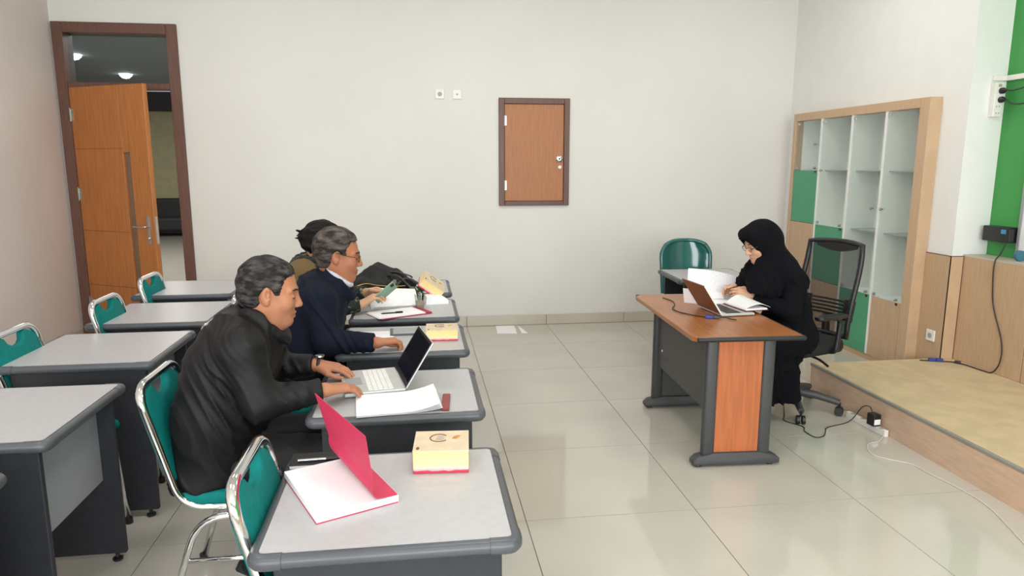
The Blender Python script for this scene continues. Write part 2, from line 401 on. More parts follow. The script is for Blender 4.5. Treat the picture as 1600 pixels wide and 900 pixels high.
for n, (lx, ly) in enumerate([(-5.85, 15.7), (-5.66, 13.06)]):
    t = thing('downlight', ['small round downlight in the hall ceiling nearer the middle of the transom', 'small round downlight in the hall ceiling by the left jamb of the transom'][n], 'ceiling light', (lx, ly, 3.42), 0, 'hall downlights')
    obj('rim', lathe(B(), [(.10,-.012),(.115,-.006),(.115,0),(.10,0)], 20), M_plastw, t)
    obj('lens', lathe(B(), [(.02,-.085),(.07,-.07),(.11,-.03),(.12,-.002)], 20), M_spot, t, 179)

# ------------------------------------------------------------------ entrance door
door = tag(bpy.data.objects.new('door_1', None), 'tall brown door frame with glazed transom and open orange wooden door', kind='structure'); COL.objects.link(door)
door.location = (DX0, YB, 0)
fr = B(); W_ = DX1-DX0
box(fr, -.045, .045, -.03, .16, 0, DZ+.045, bev=.004, seg=1); box(fr, W_-.045, W_+.045, -.03, .16, 0, DZ+.045, bev=.004, seg=1)
box(fr, .045, W_-.045, -.03, .16, DZ-.045, DZ+.045, bev=.004, seg=1); box(fr, .045, W_-.045, -.02, .14, 2.28, 2.335, bev=.004, seg=1)
obj('frame', fr, M_frame, door)
obj('transom_pane', bbox(.045, W_-.045, .06, .066, 2.335, DZ-.045), M_pane, door)
leaf = bpy.data.objects.new('leaf', None); leaf.location = (.05, -.03, 0); leaf.rotation_euler = (0,0,math.radians(-30)); link(leaf, door)
LW = .90
lb = B()   # slab around the narrow vision strip
box(lb, 0, .60, 0, .042, .01, 2.285, bev=.002, seg=1); box(lb, .68, LW, 0, .042, .01, 2.285, bev=.002, seg=1)
box(lb, .60, .68, 0, .042, .01, .45); box(lb, .60, .68, 0, .042, 1.72, 2.285)
obj('slab', lb, M_door, leaf)
obj('vision_glass', bbox(.60, .68, .018, .024, .45, 1.72), mat('smoky_strip', (120,96,76), .25, var=.05), leaf)
for z in (.52, 1.02, 1.75): obj('groove', bbox(.002, .60, -.0008, .001, z, z+.004), M_frame, leaf)
for z in (.35, 1.35, 2.05):
    h = B(); tube(h, [(-.004,-.006,z-.06),(-.004,-.006,z+.06)], .007, 8); box(h, -.003,.03,-.002,.0,z-.05,z+.05); obj('hinge', h, M_steel, leaf)
for s in (-1, 1):
    yy = -.004 if s < 0 else .046
    h = B(); box(h, LW-.085, LW-.045, yy-.004, yy+.004, .93, 1.17, bev=.003)
    tube(h, fillet([(LW-.065, yy, 1.08), (LW-.065, yy+s*.05, 1.08), (LW-.19, yy+s*.055, 1.08)], .02), .009, 8)
    lathe(h, [(.012,0),(.012,.012),(.008,.016)], 12, T(LW-.065, yy, .98, rx=PI/2 if s < 0 else -PI/2)); obj('lever_handle', h, M_steel, leaf, 40)
obj('lock_plate', bbox(LW, LW+.002, .009, .033, .93, 1.17), M_steel, leaf)

# ------------------------------------------------------------------ wall hatch
hatch = tag(bpy.data.objects.new('door_2', None), 'small square brown framed wooden access hatch high on the back wall', kind='structure'); COL.objects.link(hatch); hatch.location = (.79, YB, 1.212)
HW, HH = .698, 1.034
fr = B()
box(fr, 0, .055, -.025, .1, 0, HH, bev=.004, seg=1); box(fr, HW-.055, HW, -.025, .1, 0, HH, bev=.004, seg=1)
box(fr, .055, HW-.055, -.025, .1, HH-.055, HH, bev=.004, seg=1); box(fr, .055, HW-.055, -.025, .1, 0, .045, bev=.004, seg=1)
obj('frame', fr, M_frame, hatch)
obj('leaf', bbox(.058, HW-.058, -.012, .03, .048, HH-.058, bev=.002, seg=1), M_hatch, hatch)
for z in (.20, .82):
    h = B(); tube(h, [(.056,-.02,z-.05),(.056,-.02,z+.05)], .006, 8); box(h, .05,.075,-.016,-.012,z-.045,z+.045); obj('hinge', h, M_steel, hatch)
lk = obj('round_lock', lathe(B(), [(.034,0),(.034,.012),(.024,.02),(.012,.02)], 24, T(HW-.10,-.012,.455, rx=PI/2)), M_steel, hatch, 40)
obj('keyhole', lathe(B(), [(.010,0),(.010,.003)], 12, T(HW-.10,-.033,.455, rx=PI/2)), M_black, lk)
h = obj('key_escutcheon', lathe(B(), [(.017,0),(.017,.004),(.01,.006)], 16, T(HW-.092,-.012,.375, rx=PI/2)), M_plastw, hatch, 40)
# wall outlets on back wall
for n, (x, lab) in enumerate([(.227, 'round pin socket plate on the back wall, left of the pair'), (.391, 'small aerial outlet plate on the back wall, nearer the hatch')]):
    t = thing('wall_socket', lab, 'socket', (x, YB, 2.272))
    obj('plate', bbox(-.043,.043,-.012,0,-.043,.043, bev=.004), M_plastw, t)
    obj('socket_well', lathe(B(), [(.021 if n == 0 else .009,0),(.021 if n == 0 else .009,.002),(.016 if n == 0 else .005,.0025)], 20, T(0,-.0125,0, rx=PI/2)), M_hole, t)

# ------------------------------------------------------------------ stage platform, wainscot, pier
PX0, PYB, PZ = 2.785, 4.54, .205
plat = thing('stage_platform', 'low stage platform with beige carpet top and tan wooden riser', 'platform', (PX0, PYB, 0))
obj('riser', bbox(0, .018, -7.0, 0, 0, PZ-.012), M_pfront, plat)
obj('back_riser', bbox(.018, 1.1, -.018, 0, 0, PZ-.012), M_pfront, plat)
obj('carpet_top', bbox(.012, 1.1, -7.0, 0, PZ-.012, PZ), M_plat, plat)
obj('edge_trim', bbox(-.006, .016, -7.0, .004, PZ-.016, PZ+.003, bev=.003, seg=1), M_trim, plat)
wt = tag(bpy.data.objects.new('trim_1', None), 'tan laminate wainscot panels along the stage wall', kind='structure'); COL.objects.link(wt); wt.location = (3.885, 4.53, 0)
WZ = .965
ypan = [0, -.60, -1.75, -2.9, -4.05, -5.2, -6.4]
for a, b in zip(ypan, ypan[1:]): obj('panel', bbox(0, .02, b+.003, a-.003, PZ, WZ, bev=.002, seg=1), M_tan2, wt)
obj('ledge', bbox(.0, .185, -6.4, -.002, WZ, WZ+.012), mat('ledge_top', (186,180,164), .5), wt)
wp = tag(bpy.data.objects.new('trim_2', None), 'tan laminate panels wrapping the foot of the white pier', kind='structure'); COL.objects.link(wp); wp.location = (XR, 4.53, 0)
obj('panel', bbox(-.012, 0, -.012, .262, .0, WZ-.003), M_tan2, wp); obj('panel', bbox(-.012, .085, -.014, -.001, PZ, WZ-.003), M_tan, wp)
obj('cap_strip', bbox(-.013, .086, -.015, .262, WZ-.003, WZ+.002), M_frame, wp)
obj('joint_strip', bbox(.080, .0848, -.016, -.003, PZ, WZ), M_frame, wp)

# ------------------------------------------------------------------ display cabinet
CX, CY0, CY1, CZ = 3.70, 4.78, 6.66, 2.10
cab = thing('display_cabinet', 'built-in display cabinet with tan frame, glass doors and stepped green panels', 'cabinet', (CX, CY0, 0))
CW = CY1-CY0
fb = B()
box(fb, 0, .10, 0, .105, 0, CZ, bev=.003, seg=1); box(fb, 0, .03, CW-.05, CW, 0, CZ, bev=.003, seg=1); box(fb, .03, .10, CW-.012, CW, 0, CZ)
box(fb, 0, .10, .105, CW-.05, 2.03, CZ); box(fb, 0.012, .10, .105, CW-.05, 0, .045)
obj('frame', fb, M_tan, cab)
ib = B(); box(ib, .28, .30, .05, CW, 0, CZ); box(ib, .10, .44, .05, .07, 0, CZ); box(ib, .10, .44, CW-.02, CW, 0, CZ); box(ib, .10, .44, .05, CW, 2.04, 2.06); box(ib, .10,.44,.05,CW,.02,.04)
obj('carcass', ib, M_cabin, cab)
cols = [.105, .48, .925, 1.39, CW-.05]      # from the near side: column 4,3,2,1
for y in cols[1:-1]: obj('divider', bbox(.004, .28, y-.013, y+.013, .05, 2.03), M_white, cab)
rows = [.045, .545, 1.06, 1.56, 2.03]
npan = [1, 1, 2, 3]                         # solid rows in near..far columns
colr = {0: ['tan'], 1: ['green'], 2: ['tan', 'green'], 3: ['tan', 'tan', 'green']}
for c in range(4):
    y0, y1 = cols[c]+.006, cols[c+1]-.006
    for r in range(npan[c]):
        obj('panel', bbox(.006, .022, y0, y1, rows[r]+.002, rows[r+1]-.002), M_green if colr[c][r] == 'green' else M_tan, cab)
    z0 = rows[npan[c]]
    obj('base_shelf', bbox(.024, .28, y0, y1, z0-.03, z0-.012), M_cabin, cab)
    d = obj('glass_door', bbox(.006, .011, y0+.012, y1-.012, z0+.006, 2.024), M_glass, cab)
    zk = {0: 1.26, 1: 1.26, 2: 1.56, 3: 1.80}[c]; yk = {0: y1-.05, 1: y0+.06, 2: y1-.06, 3: y0+.06}[c]
    obj('knob', lathe(B(), [(.006,0),(.006,.018),(.012,.02),(.012,.03),(.006,.032)], 12, T(.006, yk, zk, ry=-PI/2)), M_steel, d, 40)
    for zz in (z0+.02, 2.0):
        obj('hinge_clip', bbox(.001, .012, y1-.05 if c != 0 else y1-.045, y1-.018, zz-.012, zz+.012, bev=.002, seg=1), M_steel, d)
    lk = B(); lathe(lk, [(.011,0),(.011,.02),(.006,.024)], 12, T(.006, y0+.05, z0+.022, ry=-PI/2)); obj('lock', lk, M_steel, d, 40)
    obj('lock_plate', bbox(.000,.006, y0+.035, y0+.06, z0-.022, z0-.004, bev=.002, seg=1), M_black, d)
    for zs in (1.06, 1.56):
        if zs > z0 + .1: obj('glass_shelf', bbox(.06, .275, y0, y1, zs-.004, zs+.004), mat('shelf_glass_edge', (150,160,156), .2) if 'shelf_glass_edge' not in MATS else MATS['shelf_glass_edge'], cab)

# ------------------------------------------------------------------ desks
def make_desk(dx, dy, h=.75, th=.036):
    """student desk: origin at the floor under the middle of the top"""
    r = bpy.data.objects.new('student_desk', None)
    COL.objects.link(r)
    hx, hy = dx/2, dy/2; z1, z0 = h, h-th
    bm = B(); prism(bm, rrect(dx-.044, dy-.044, .012), .004, T(0,0,h-.0037)); obj('top', bm, M_top, r)
    eb = B(); prof = []
    pts = rrect(dx-.03, dy-.03, .022, 5)
    # moulding: swept rounded bar around the rim plus a slab core
    prism(eb, rrect(dx-.012, dy-.012, .03, 5), th-.006, T(0,0,z0+.003))
    obj('core', eb, M_edge, r)
    e2 = B(); path = [Vector((p[0], p[1], h-th/2)) for p in pts]; tube(e2, path, th/2, 10, closed=True); 
    for v in e2.verts: v.co.z = h-th/2 + (v.co.z-(h-th/2))*1.0
    obj('edge_moulding', e2, M_edge, r, 50)
    for sx in (-1, 1):
        for sy in (-1, 1):
            cb = B(); q = [Vector(((hx-.015)*sx, (hy-.075)*sy, h-th/2)), Vector(((hx-.015)*sx, (hy-.015)*sy, h-th/2)), Vector(((hx-.075)*sx, (hy-.015)*sy, h-th/2))]
            tube(cb, fillet(q, .022, 5), th/2+.0022, 10); obj('corner_cap', cb, M_edge, r, 50)
    for s in (-1, 1):
        p = obj('side_panel', bbox(-hx+.05, hx-.045, s*(hy-.045)-.0125, s*(hy-.045)+.0125, .035, z0+.003, bev=.003, seg=1), M_panel, r)
        for xx in (-hx+.09, hx-.085):
            obj('glide', lathe(B(), [(.016,0),(.02,.004),(.02,.012),(.008,.016),(.008,.036)], 12, T(xx, s*(hy-.045), 0)), M_black, p, 40)
    obj('modesty_panel', bbox(hx-.12, hx-.104, -hy+.058, hy-.058, .36, z0+.003), M_modesty, r)
    return r
DESK_R = make_desk(.625, .565)
DESK_L = make_desk(.66, .63)
used = set()
def place_desk(proto, x, y, lab, grp, rz=0):
    o = proto if proto.name not in used else copy_tree(proto); used.add(proto.name)
    o.location = (x, y, 0); o.rotation_euler = (0,0,rz); tag(o, lab, 'desk', grp); return o
RX = -.088
DY = [1.777, 2.645, 3.485, 4.225, 5.0]
place_desk(DESK_R, RX, DY[0], 'grey student desk nearest the camera, with the open red-covered book', 'right row of desks')
place_desk(DESK_R, RX-.005, DY[1], 'grey student desk with the open silver laptop on it', 'right row of desks')
place_desk(DESK_R, RX, DY[2], 'grey student desk in front of the man in navy jacket', 'right row of desks')
place_desk(DESK_R, RX-.005, DY[3], 'grey student desk with red folder and drinking cup', 'right row of desks')
place_desk(DESK_R, RX-.01, DY[4], 'grey student desk at the back, with the black shoulder bag', 'right row of desks')
LX = -1.515
LY = [1.75, 2.585, 3.50, 4.32, 5.19]
labs = ['grey student desk cut off at the lower left corner', 'empty grey student desk on the left, nearest whole one with its light panel showing', 'empty grey student desk second from the front in the left row', 'empty grey student desk third in the left row', 'empty grey student desk farthest back, near the open door']
for y, l, dx in zip(LY, labs, (0, 0, 0, .01, -.08)): place_desk(DESK_L, LX+dx, y, l, 'left row of desks')
place_desk(DESK_R, 2.275, 5.285, 'grey student desk behind the cherry wood teacher desk', 'desk by the back wall', -.04)

# ------------------------------------------------------------------ chrome chairs
def make_chair():
    r = bpy.data.objects.new('stacking_chair', None); COL.objects.link(r)
    R_ = .0125; w = .19
    side = lambda s: [(-.275, s*w, .84), (-.20, s*w, .47), (-.15, s*w, .425), (.17, s*w, .425)]
    # one continuous back frame: right side up, over the arch, left side down
    pts = [(.17,-w,.432), (-.165,-w,.432), (-.28,-w,.868), (-.28,w,.868), (-.165,w,.432), (.17,w,.432)]
    bm = B(); path = fillet(pts, [0,.09,.085,.085,.09,0], 8)
    rad = [R_*(1.0 + .25*max(0, min(1, (p.z-.74)/.1))) for p in path]
    tube(bm, path, rad, 10); obj('back_frame', bm, M_chrome, r, 179)
    for s in (-1, 1):
        y = s*(w+.02)
        bm = B(); tube(bm, fillet([(.235,y,.012), (.205,y,.405), (-.11,y,.405), (-.235,y,.012)], [0,.06,.11,0], 7), R_, 10)
        lg = obj('leg_frame', bm, M_chrome, r, 179)
        for fx in (.235, -.237): obj('foot_cap', lathe(B(), [(.015,0),(.017,.004),(.016,.028)], 10, T(fx, y, 0)), M_black, lg, 40)
        bm = B(); tube(bm, [(.217,y,.24), (-.164,y,.24)], .009, 8); obj('stretcher', bm, M_chrome, r, 179)
    bm = B(); tube(bm, [(-.05,-w,.418),(-.05,w,.418)], .009, 8); tube(bm, [(.13,-w,.418),(.13,w,.418)], .009, 8); obj('cross_bar', bm, M_chrome, r, 179)
    # seat pad
    bm = B(); prism(bm, rrect(.42, .385, .06, 6), .05, T(.015,0,.435), bev=.018); obj('seat', bm, M_teal, r, 50)
    # back pad with hand notch at the top
    H_ = .37
    out = []
    for p in rrect(.36, H_, .085, 6): out.append(p)
    # order: start right top corner going ccw; insert notch in the top edge (between first and second corner)
    n1 = 7
    notch = [(.075, H_/2), (.062, H_/2-.030), (.035, H_/2-.046), (0, H_/2-.05), (-.035, H_/2-.046), (-.062, H_/2-.030), (-.075, H_/2)]
    out = out[:n1] + notch + out[n1:]
    bm = B(); ang = math.atan2(.115, .436)
    Mx = T(-.236, 0, .672) @ Euler((0,-ang,0)).to_matrix().to_4x4() @ Matrix(((0,0,1,-.018),(1,0,0,0),(0,1,0,0),(0,0,0,1)))
    prism(bm, out, .036, Mx, bev=.010); obj('backrest', bm, M_teal, r, 50)
    return r
CH = make_chair(); ch_used = False
def place_chair(x, y, rz, lab, grp):
    global ch_used
    o = CH if not ch_used else copy_tree(CH); ch_used = True
    o.location = (x, y, 0); o.rotation_euler = (0,0,rz); tag(o, lab, 'chair', grp); return o
G1, G2 = 'chairs of the right row', 'chairs of the left row'
place_chair(-.175, 1.775, 0, 'empty teal chrome chair tucked at the desk with the red-covered book', G1)
place_chair(-.68, 2.60, 0, 'teal chrome chair the man in black jacket sits on', G1)
place_chair(-.72, 3.47, 0, 'teal chrome chair under the man in navy jacket', G1)
place_chair(-.77, 4.22, 0, 'teal chrome chair under the dark haired person behind', G1)
place_chair(-1.58, 3.38, 0, 'empty teal chrome chair at the left picture edge', G2)
place_chair(-1.50, 4.16, 0, 'empty teal chrome chair second from the open door', G2)
place_chair(-1.55, 4.98, 0, 'empty teal chrome chair closest to the open door', G2)

# glossy vinyl chair behind the back desk
vc = thing('vinyl_chair', 'glossy dark teal vinyl chair behind the desk at the back wall', 'chair', (2.41, 5.86, 0), math.radians(-90))
def vback(u, v):
    a = (u-.5)*2; z = .46 + v*.47; wv = .235*(1-.06*(1-v)) * (1 - max(0,(v-.7)/.3)**2.2*.22)
    return (-.20 + .05*a*a - .06*v, a*wv, z - .035*max(0,v-.6)/.4*abs(a)**3)
obj('backrest', sheet(B(), vback, 16, 12, .03), M_vinyl, vc, 60)
rim = [Vector(vback(0,v/10)) for v in range(11)] + [Vector(vback(u/16,1)) for u in range(1,16)] + [Vector(vback(1,1-v/10)) for v in range(11)]
bm = B(); tube(bm, [p+Vector((-.012,0,0)) for p in rim], .02, 10); obj('rim_piping', bm, M_vinyl, vc, 179)
bm = B(); prism(bm, rrect(.44,.43,.07,6), .06, T(.02,0,.42), bev=.02); obj('seat', bm, M_vinyl, vc, 50)
for s in (-1, 1):
    bm = B(); tube(bm, fillet([(.21,s*.2,0),(.19,s*.2,.40),(-.17,s*.2,.41),(-.22,s*.2,0)], .06), .0125, 10); obj('leg_frame', bm, M_chrome, vc, 179)

# ------------------------------------------------------------------ teacher desk
td = thing('teacher_desk', 'cherry wood teacher desk with charcoal metal legs and an orange side panel', 'desk', (1.70, 3.88, 0), math.radians(-2.5))
bm = B(); prism(bm, [(.28,-.60),(.28,.60),(-.25,.60),(-.30,.54),(-.30,-.56),(-.27,-.60)], .026, T(0,0,.724), bev=.004); obj('desktop', bm, M_desk, td)
bm = B(); tube(bm, [(-.28,-.598,.737),(.28,-.598,.737)], .0128, 10); tube(bm, [(-.28,.598,.737),(.28,.598,.737)], .0128, 10); tube(bm, [(.283,-.6,.737),(.283,.6,.737)], .0128, 10); obj('edge_band', bm, M_black, td, 60)
for s in (-1, 1):
    yy = s*.47
    lg = bpy.data.objects.new('leg', None); link(lg, td); lg.location = (0, yy, 0)
    bm = B()
    for xx in (-.155, .155): box(bm, xx-.035, xx+.035, -.025, .025, .055, .725, bev=.018, seg=3)
    obj('upright', bm, M_char, lg, 50)
    bm = B(); prism(bm, [(-.24,.0),(-.24,.022),(-.215,.045),(-.13,.068),(.13,.068),(.215,.045),(.245,.03),(.245,.0)], .07, T(0,.035,.012, rx=PI/2), bev=.006); obj('foot', bm, M_char, lg, 50)
    obj('side_panel', bbox(-.125, .125, -.014, .014, .078, .72), M_desk2 if s < 0 else M_char2, lg)
    for xx in (-.20, .20): obj('glide', lathe(B(), [(.02,0),(.022,.004),(.018,.014)], 12, T(xx,0,0)), M_black, lg)
obj('modesty_panel', bbox(-.16, -.142, -.445, .445, .30, .725), M_char2, td)
obj('screw_cover', lathe(B(), [(.008,0),(.007,.003)], 10, T(-.161,.36,.42, ry=-PI/2)), M_plastw, td)

# ------------------------------------------------------------------ office chair
oc = thing('office_chair', 'black mesh back office chair on a five star base with casters', 'chair', (2.45, 4.21, 0), math.radians(180+20))
for k in range(5):
    a = math.radians(72*k + 53); d = Vector((math.cos(a), math.sin(a), 0))
    bm = B(); tube(bm, [d*.03+Vector((0,0,.125)), d*.16+Vector((0,0,.115)), d*.30+Vector((0,0,.085))], [.032,.027,.02], 8); sp = obj('base_spoke', bm, M_char, oc, 60)
    bm = B(); c = d*.30
    tube(bm, [c+Vector((0,0,.085)), c+Vector((0,0,.05))], .008, 8)
    n = Vector((-d.y, d.x, 0))
    for q in (-1, 1): tube(bm, [c+n*q*.008+Vector((0,0,.028)), c+n*q*.026+Vector((0,0,.028))], .028, 14)
    obj('caster', bm, M_black, sp, 40)
bm = B(); lathe(bm, [(.045,.08),(.045,.15),(.028,.155),(.028,.30),(.02,.30),(.02,.40)], 16); obj('gas_lift', bm, M_black, oc, 40)
bm = B(); box(bm, -.10,.10,-.07,.07,.385,.42, bev=.01); tube(bm, fillet([(0,.06,.40),(0,.20,.39),(.0,.27,.36)], .04), .008, 8); obj('mechanism', bm, M_black, oc, 40)
bm = B(); prism(bm, rrect(.48,.49,.1,6), .085, T(.01,0,.42), bev=.03); obj('seat', bm, M_blackm, oc, 50)
# mesh back: frame tube outline with curved profile
def bk(a, t):   # a -1..1 across, t 0..1 up
    w = .195 + .012*math.sin(t*PI) + .006*t
    x = -.235 - .055*math.sin((t-.05)*PI*1.0)*0 - .05*t - .045*(math.cos((t-.25)*PI*1.5)-1)*-.5
    return Vector((x + .035*a*a*0 - .03*(1-a*a), a*w, .50 + t*.60))
loop = [bk(-1, k/10) for k in range(11)] + [bk(-1+2*k/10, 1)+Vector((-.01*math.sin(k/10*PI),0,.012*math.sin(k/10*PI))) for k in range(1,10)] + [bk(1, 1-k/10) for k in range(11)] + [bk(1-2*k/10, 0) for k in range(1,10)]
bm = B(); tube(bm, loop, .017, 10, closed=True); bf = obj('back_frame', bm, M_black, oc, 179)
bm = B(); sheet(bm, lambda u, v: bk(-1+2*u, .01+.98*v), 12, 16, .003); obj('mesh_back', bm, M_mesh, oc, 179)
bm = B()
sheet(bm, lambda u, v: bk(-.75+1.5*u, .955+.045*v - .05*(1-v)*math.sin(u*PI))+Vector((.004,0,0)), 12, 4, .012); obj('head_trim', bm, M_black, oc, 60)
for k in range(5): obj('lumbar_slat', sheet(B(), lambda u, v: bk(-.6+1.2*u, .20+k*.04+.022*v)+Vector((-.022,0,0)), 8, 1, .008), M_black, oc)
for s in (-1, 1): obj('lumbar_mount', sheet(B(), lambda u, v: bk(s*(.6+.42*u), .17+.23*v)+Vector((-.02,0,0)), 6, 4, .012), M_black, oc)
bm = B(); tube(bm, smooth_path([(-.09,0,.41),(-.22,0,.40),(-.29,0,.48),(-.29,0,.62)], 5), .026, 10); obj('back_support', bm, M_black, oc, 179)
for s in (-1, 1):
    bm = B(); tube(bm, fillet([(-.05,s*.22,.44),(-.05,s*.275,.45),(-.07,s*.28,.66),(.0,s*.28,.675)], .05), .016, 10); ar = obj('arm_support', bm, M_black, oc, 179)
    bm = B(); prism(bm, rrect(.26,.07,.03,5), .025, T(.02,s*.28,.67), bev=.01); obj('arm_pad', bm, M_black, ar, 50)

# ------------------------------------------------------------------ people: smooth distance-field modelling
V3 = lambda p: np.array(p, dtype=np.float64)
def unit(v): v = V3(v); return v/np.linalg.norm(v)
class Vol:
    def __init__(s, lo, hi, h):
        s.lo = V3(lo); s.h = h; s.n = np.ceil((V3(hi)-s.lo)/h).astype(int)+1
        s.F = np.full(tuple(s.n), 9., np.float32)
    def sl(s, lo, hi):
        a = np.clip(np.floor((lo-s.lo)/s.h).astype(int), 0, s.n); b = np.clip(np.ceil((hi-s.lo)/s.h).astype(int)+1, 0, s.n)
        g = [(s.lo[i]+s.h*np.arange(a[i], b[i])).astype(np.float32) for i in range(3)]
        return tuple(slice(a[i], b[i]) for i in range(3)), g[0][:,None,None], g[1][None,:,None], g[2][None,None,:], bool((b > a).all())
    def op(s, fn, lo, hi, k=.01, mode='u'):
        m = max(.02, k*1.2); sl, X, Y, Z, ok = s.sl(V3(lo)-m, V3(hi)+m)
        if not ok: return s
        d = fn(X, Y, Z); f = s.F[sl]
        if mode == 'u': a, b, sg = f, d, 1
        elif mode == 's': a, b, sg = -f, d, -1
        else: a, b, sg = -f, -d, -1
        k = max(k, 1e-4); hh = np.maximum(k-np.abs(a-b), 0)/k
        s.F[sl] = sg*(np.minimum(a, b) - hh*hh*k*.25); return s
    def cap(s, a, b, r1, r2, k=.02, flat=None, mode='u'):
        a, b = V3(a), V3(b); ab = b-a; L2 = max(ab@ab, 1e-9); r = max(r1, r2)
        def fn(X, Y, Z):
            px, py, pz = X-a[0], Y-a[1], Z-a[2]
            t = np.clip((px*ab[0]+py*ab[1]+pz*ab[2])/L2, 0, 1)
            qx, qy, qz = px-t*ab[0], py-t*ab[1], pz-t*ab[2]
            if flat is not None:
                n, sc = V3(flat[0]), flat[1]; dn = (qx*n[0]+qy*n[1]+qz*n[2])*(sc-1)
                qx, qy, qz = qx+n[0]*dn, qy+n[1]*dn, qz+n[2]*dn
            return np.sqrt(qx*qx+qy*qy+qz*qz) - (r1+(r2-r1)*t)
        return s.op(fn, np.minimum(a,b)-r, np.maximum(a,b)+r, k, mode)
    def chain(s, pts, rs, k=.03, flat=None):
        for i in range(len(pts)-1): s.cap(pts[i], pts[i+1], rs[i], rs[i+1], k, flat)
        return s
    def ell(s, c, rad, A=np.eye(3), k=.02, mode='u'):
        c = V3(c); A = np.asarray(A); rad = V3(rad); R = rad.max()
        def fn(X, Y, Z):
            px, py, pz = X-c[0], Y-c[1], Z-c[2]
            q = [(px*A[i][0]+py*A[i][1]+pz*A[i][2])/rad[i] for i in range(3)]
            k0 = np.sqrt(q[0]**2+q[1]**2+q[2]**2)
            k1 = np.sqrt((q[0]/rad[0])**2+(q[1]/rad[1])**2+(q[2]/rad[2])**2)
            return k0*(k0-1)/np.maximum(k1, 1e-4)
        return s.op(fn, c-R, c+R, k, mode)
    def cut(s, p, n, k=.008):
        """keep the side opposite to n"""
        p, n = V3(p), unit(n); hi = s.lo+s.h*s.n
        return s.op(lambda X, Y, Z: (X-p[0])*n[0]+(Y-p[1])*n[1]+(Z-p[2])*n[2], s.lo, hi, k, 'i')
    def disp(s, fn, band=.03):
        idx = np.nonzero(np.abs(s.F) < band)
        P = [s.lo[i]+s.h*idx[i] for i in range(3)]
        s.F[idx] += fn(*P).astype(np.float32); return s
    def mesh(s):
        F, h = s.F, s.h
        F[0]=F[-1]=1; F[:,0]=F[:,-1]=1; F[:,:,0]=F[:,:,-1]=1
        S = F < 0; c = np.zeros(tuple(np.array(F.shape)-1), np.uint8)
        offs = [(i,j,k) for i in (0,1) for j in (0,1) for k in (0,1)]
        nx, ny, nz = F.shape
        for (i,j,k) in offs: c += S[i:nx-1+i, j:ny-1+j, k:nz-1+k]
        act = (c > 0) & (c < 8); ai = np.argwhere(act); idx = np.full(c.shape, -1, np.int32); idx[act] = np.arange(len(ai))
        acc = np.zeros((len(ai),3)); cnt = np.zeros(len(ai))
        for a in range(8):
            for b in range(a+1, 8):
                oa, ob = np.array(offs[a]), np.array(offs[b])
                if np.abs(oa-ob).sum() != 1: continue
                fa = F[tuple((ai+oa).T)]; fb = F[tuple((ai+ob).T)]; m = (fa < 0) != (fb < 0)
                t = np.where(m, fa/np.where(m, fa-fb, 1), 0)
                acc[m] += oa + t[m][:,None]*(ob-oa); cnt += m
        V = s.lo + h*(ai + acc/np.maximum(cnt,1)[:,None])
        Q = []
        for ax in range(3):
            sa = [slice(None)]*3; sb = [slice(None)]*3; sa[ax] = slice(0,-1); sb[ax] = slice(1,None)
            A_, B_ = S[tuple(sa)], S[tuple(sb)]
            e = np.argwhere(A_ != B_); st = A_[tuple(e.T)]
            u, v = [(1,2),(2,0),(0,1)][ax]
            ok = (e[:,u] > 0) & (e[:,v] > 0) & (e[:,u] < F.shape[u]-1) & (e[:,v] < F.shape[v]-1); e = e[ok]; st = st[ok]
            def cell(du, dv):
                q = e.copy(); q[:,u] -= du; q[:,v] -= dv; return idx[tuple(q.T)]
            q = np.stack([cell(1,1), cell(0,1), cell(0,0), cell(1,0)], 1)
            q[~st] = q[~st][:, ::-1]; Q.append(q)
        return V, np.concatenate(Q)
    def build(s, name, m, parent=None, origin=(0,0,0), tint=None):
        V, Q = s.mesh(); me = bpy.data.meshes.new(name)
        me.vertices.add(len(V)); me.vertices.foreach_set('co', (V-V3(origin)).astype(np.float32).ravel())
        me.loops.add(Q.size); me.loops.foreach_set('vertex_index', Q.astype(np.int32).ravel())
        me.polygons.add(len(Q)); me.polygons.foreach_set('loop_start', np.arange(0, Q.size, 4, dtype=np.int32))
        me.update(calc_edges=True); me.validate()
        me.polygons.foreach_set('use_smooth', np.ones(len(me.polygons), bool)); me.materials.append(m)
        if tint is not None:
            at = me.color_attributes.new('tint', 'FLOAT_COLOR', 'POINT')
            c = np.ones((len(V),4), np.float32); c[:,:3] = tint(V); at.data.foreach_set('color', c.ravel())
        o = bpy.data.objects.new(name, me)
        return link(o, parent)

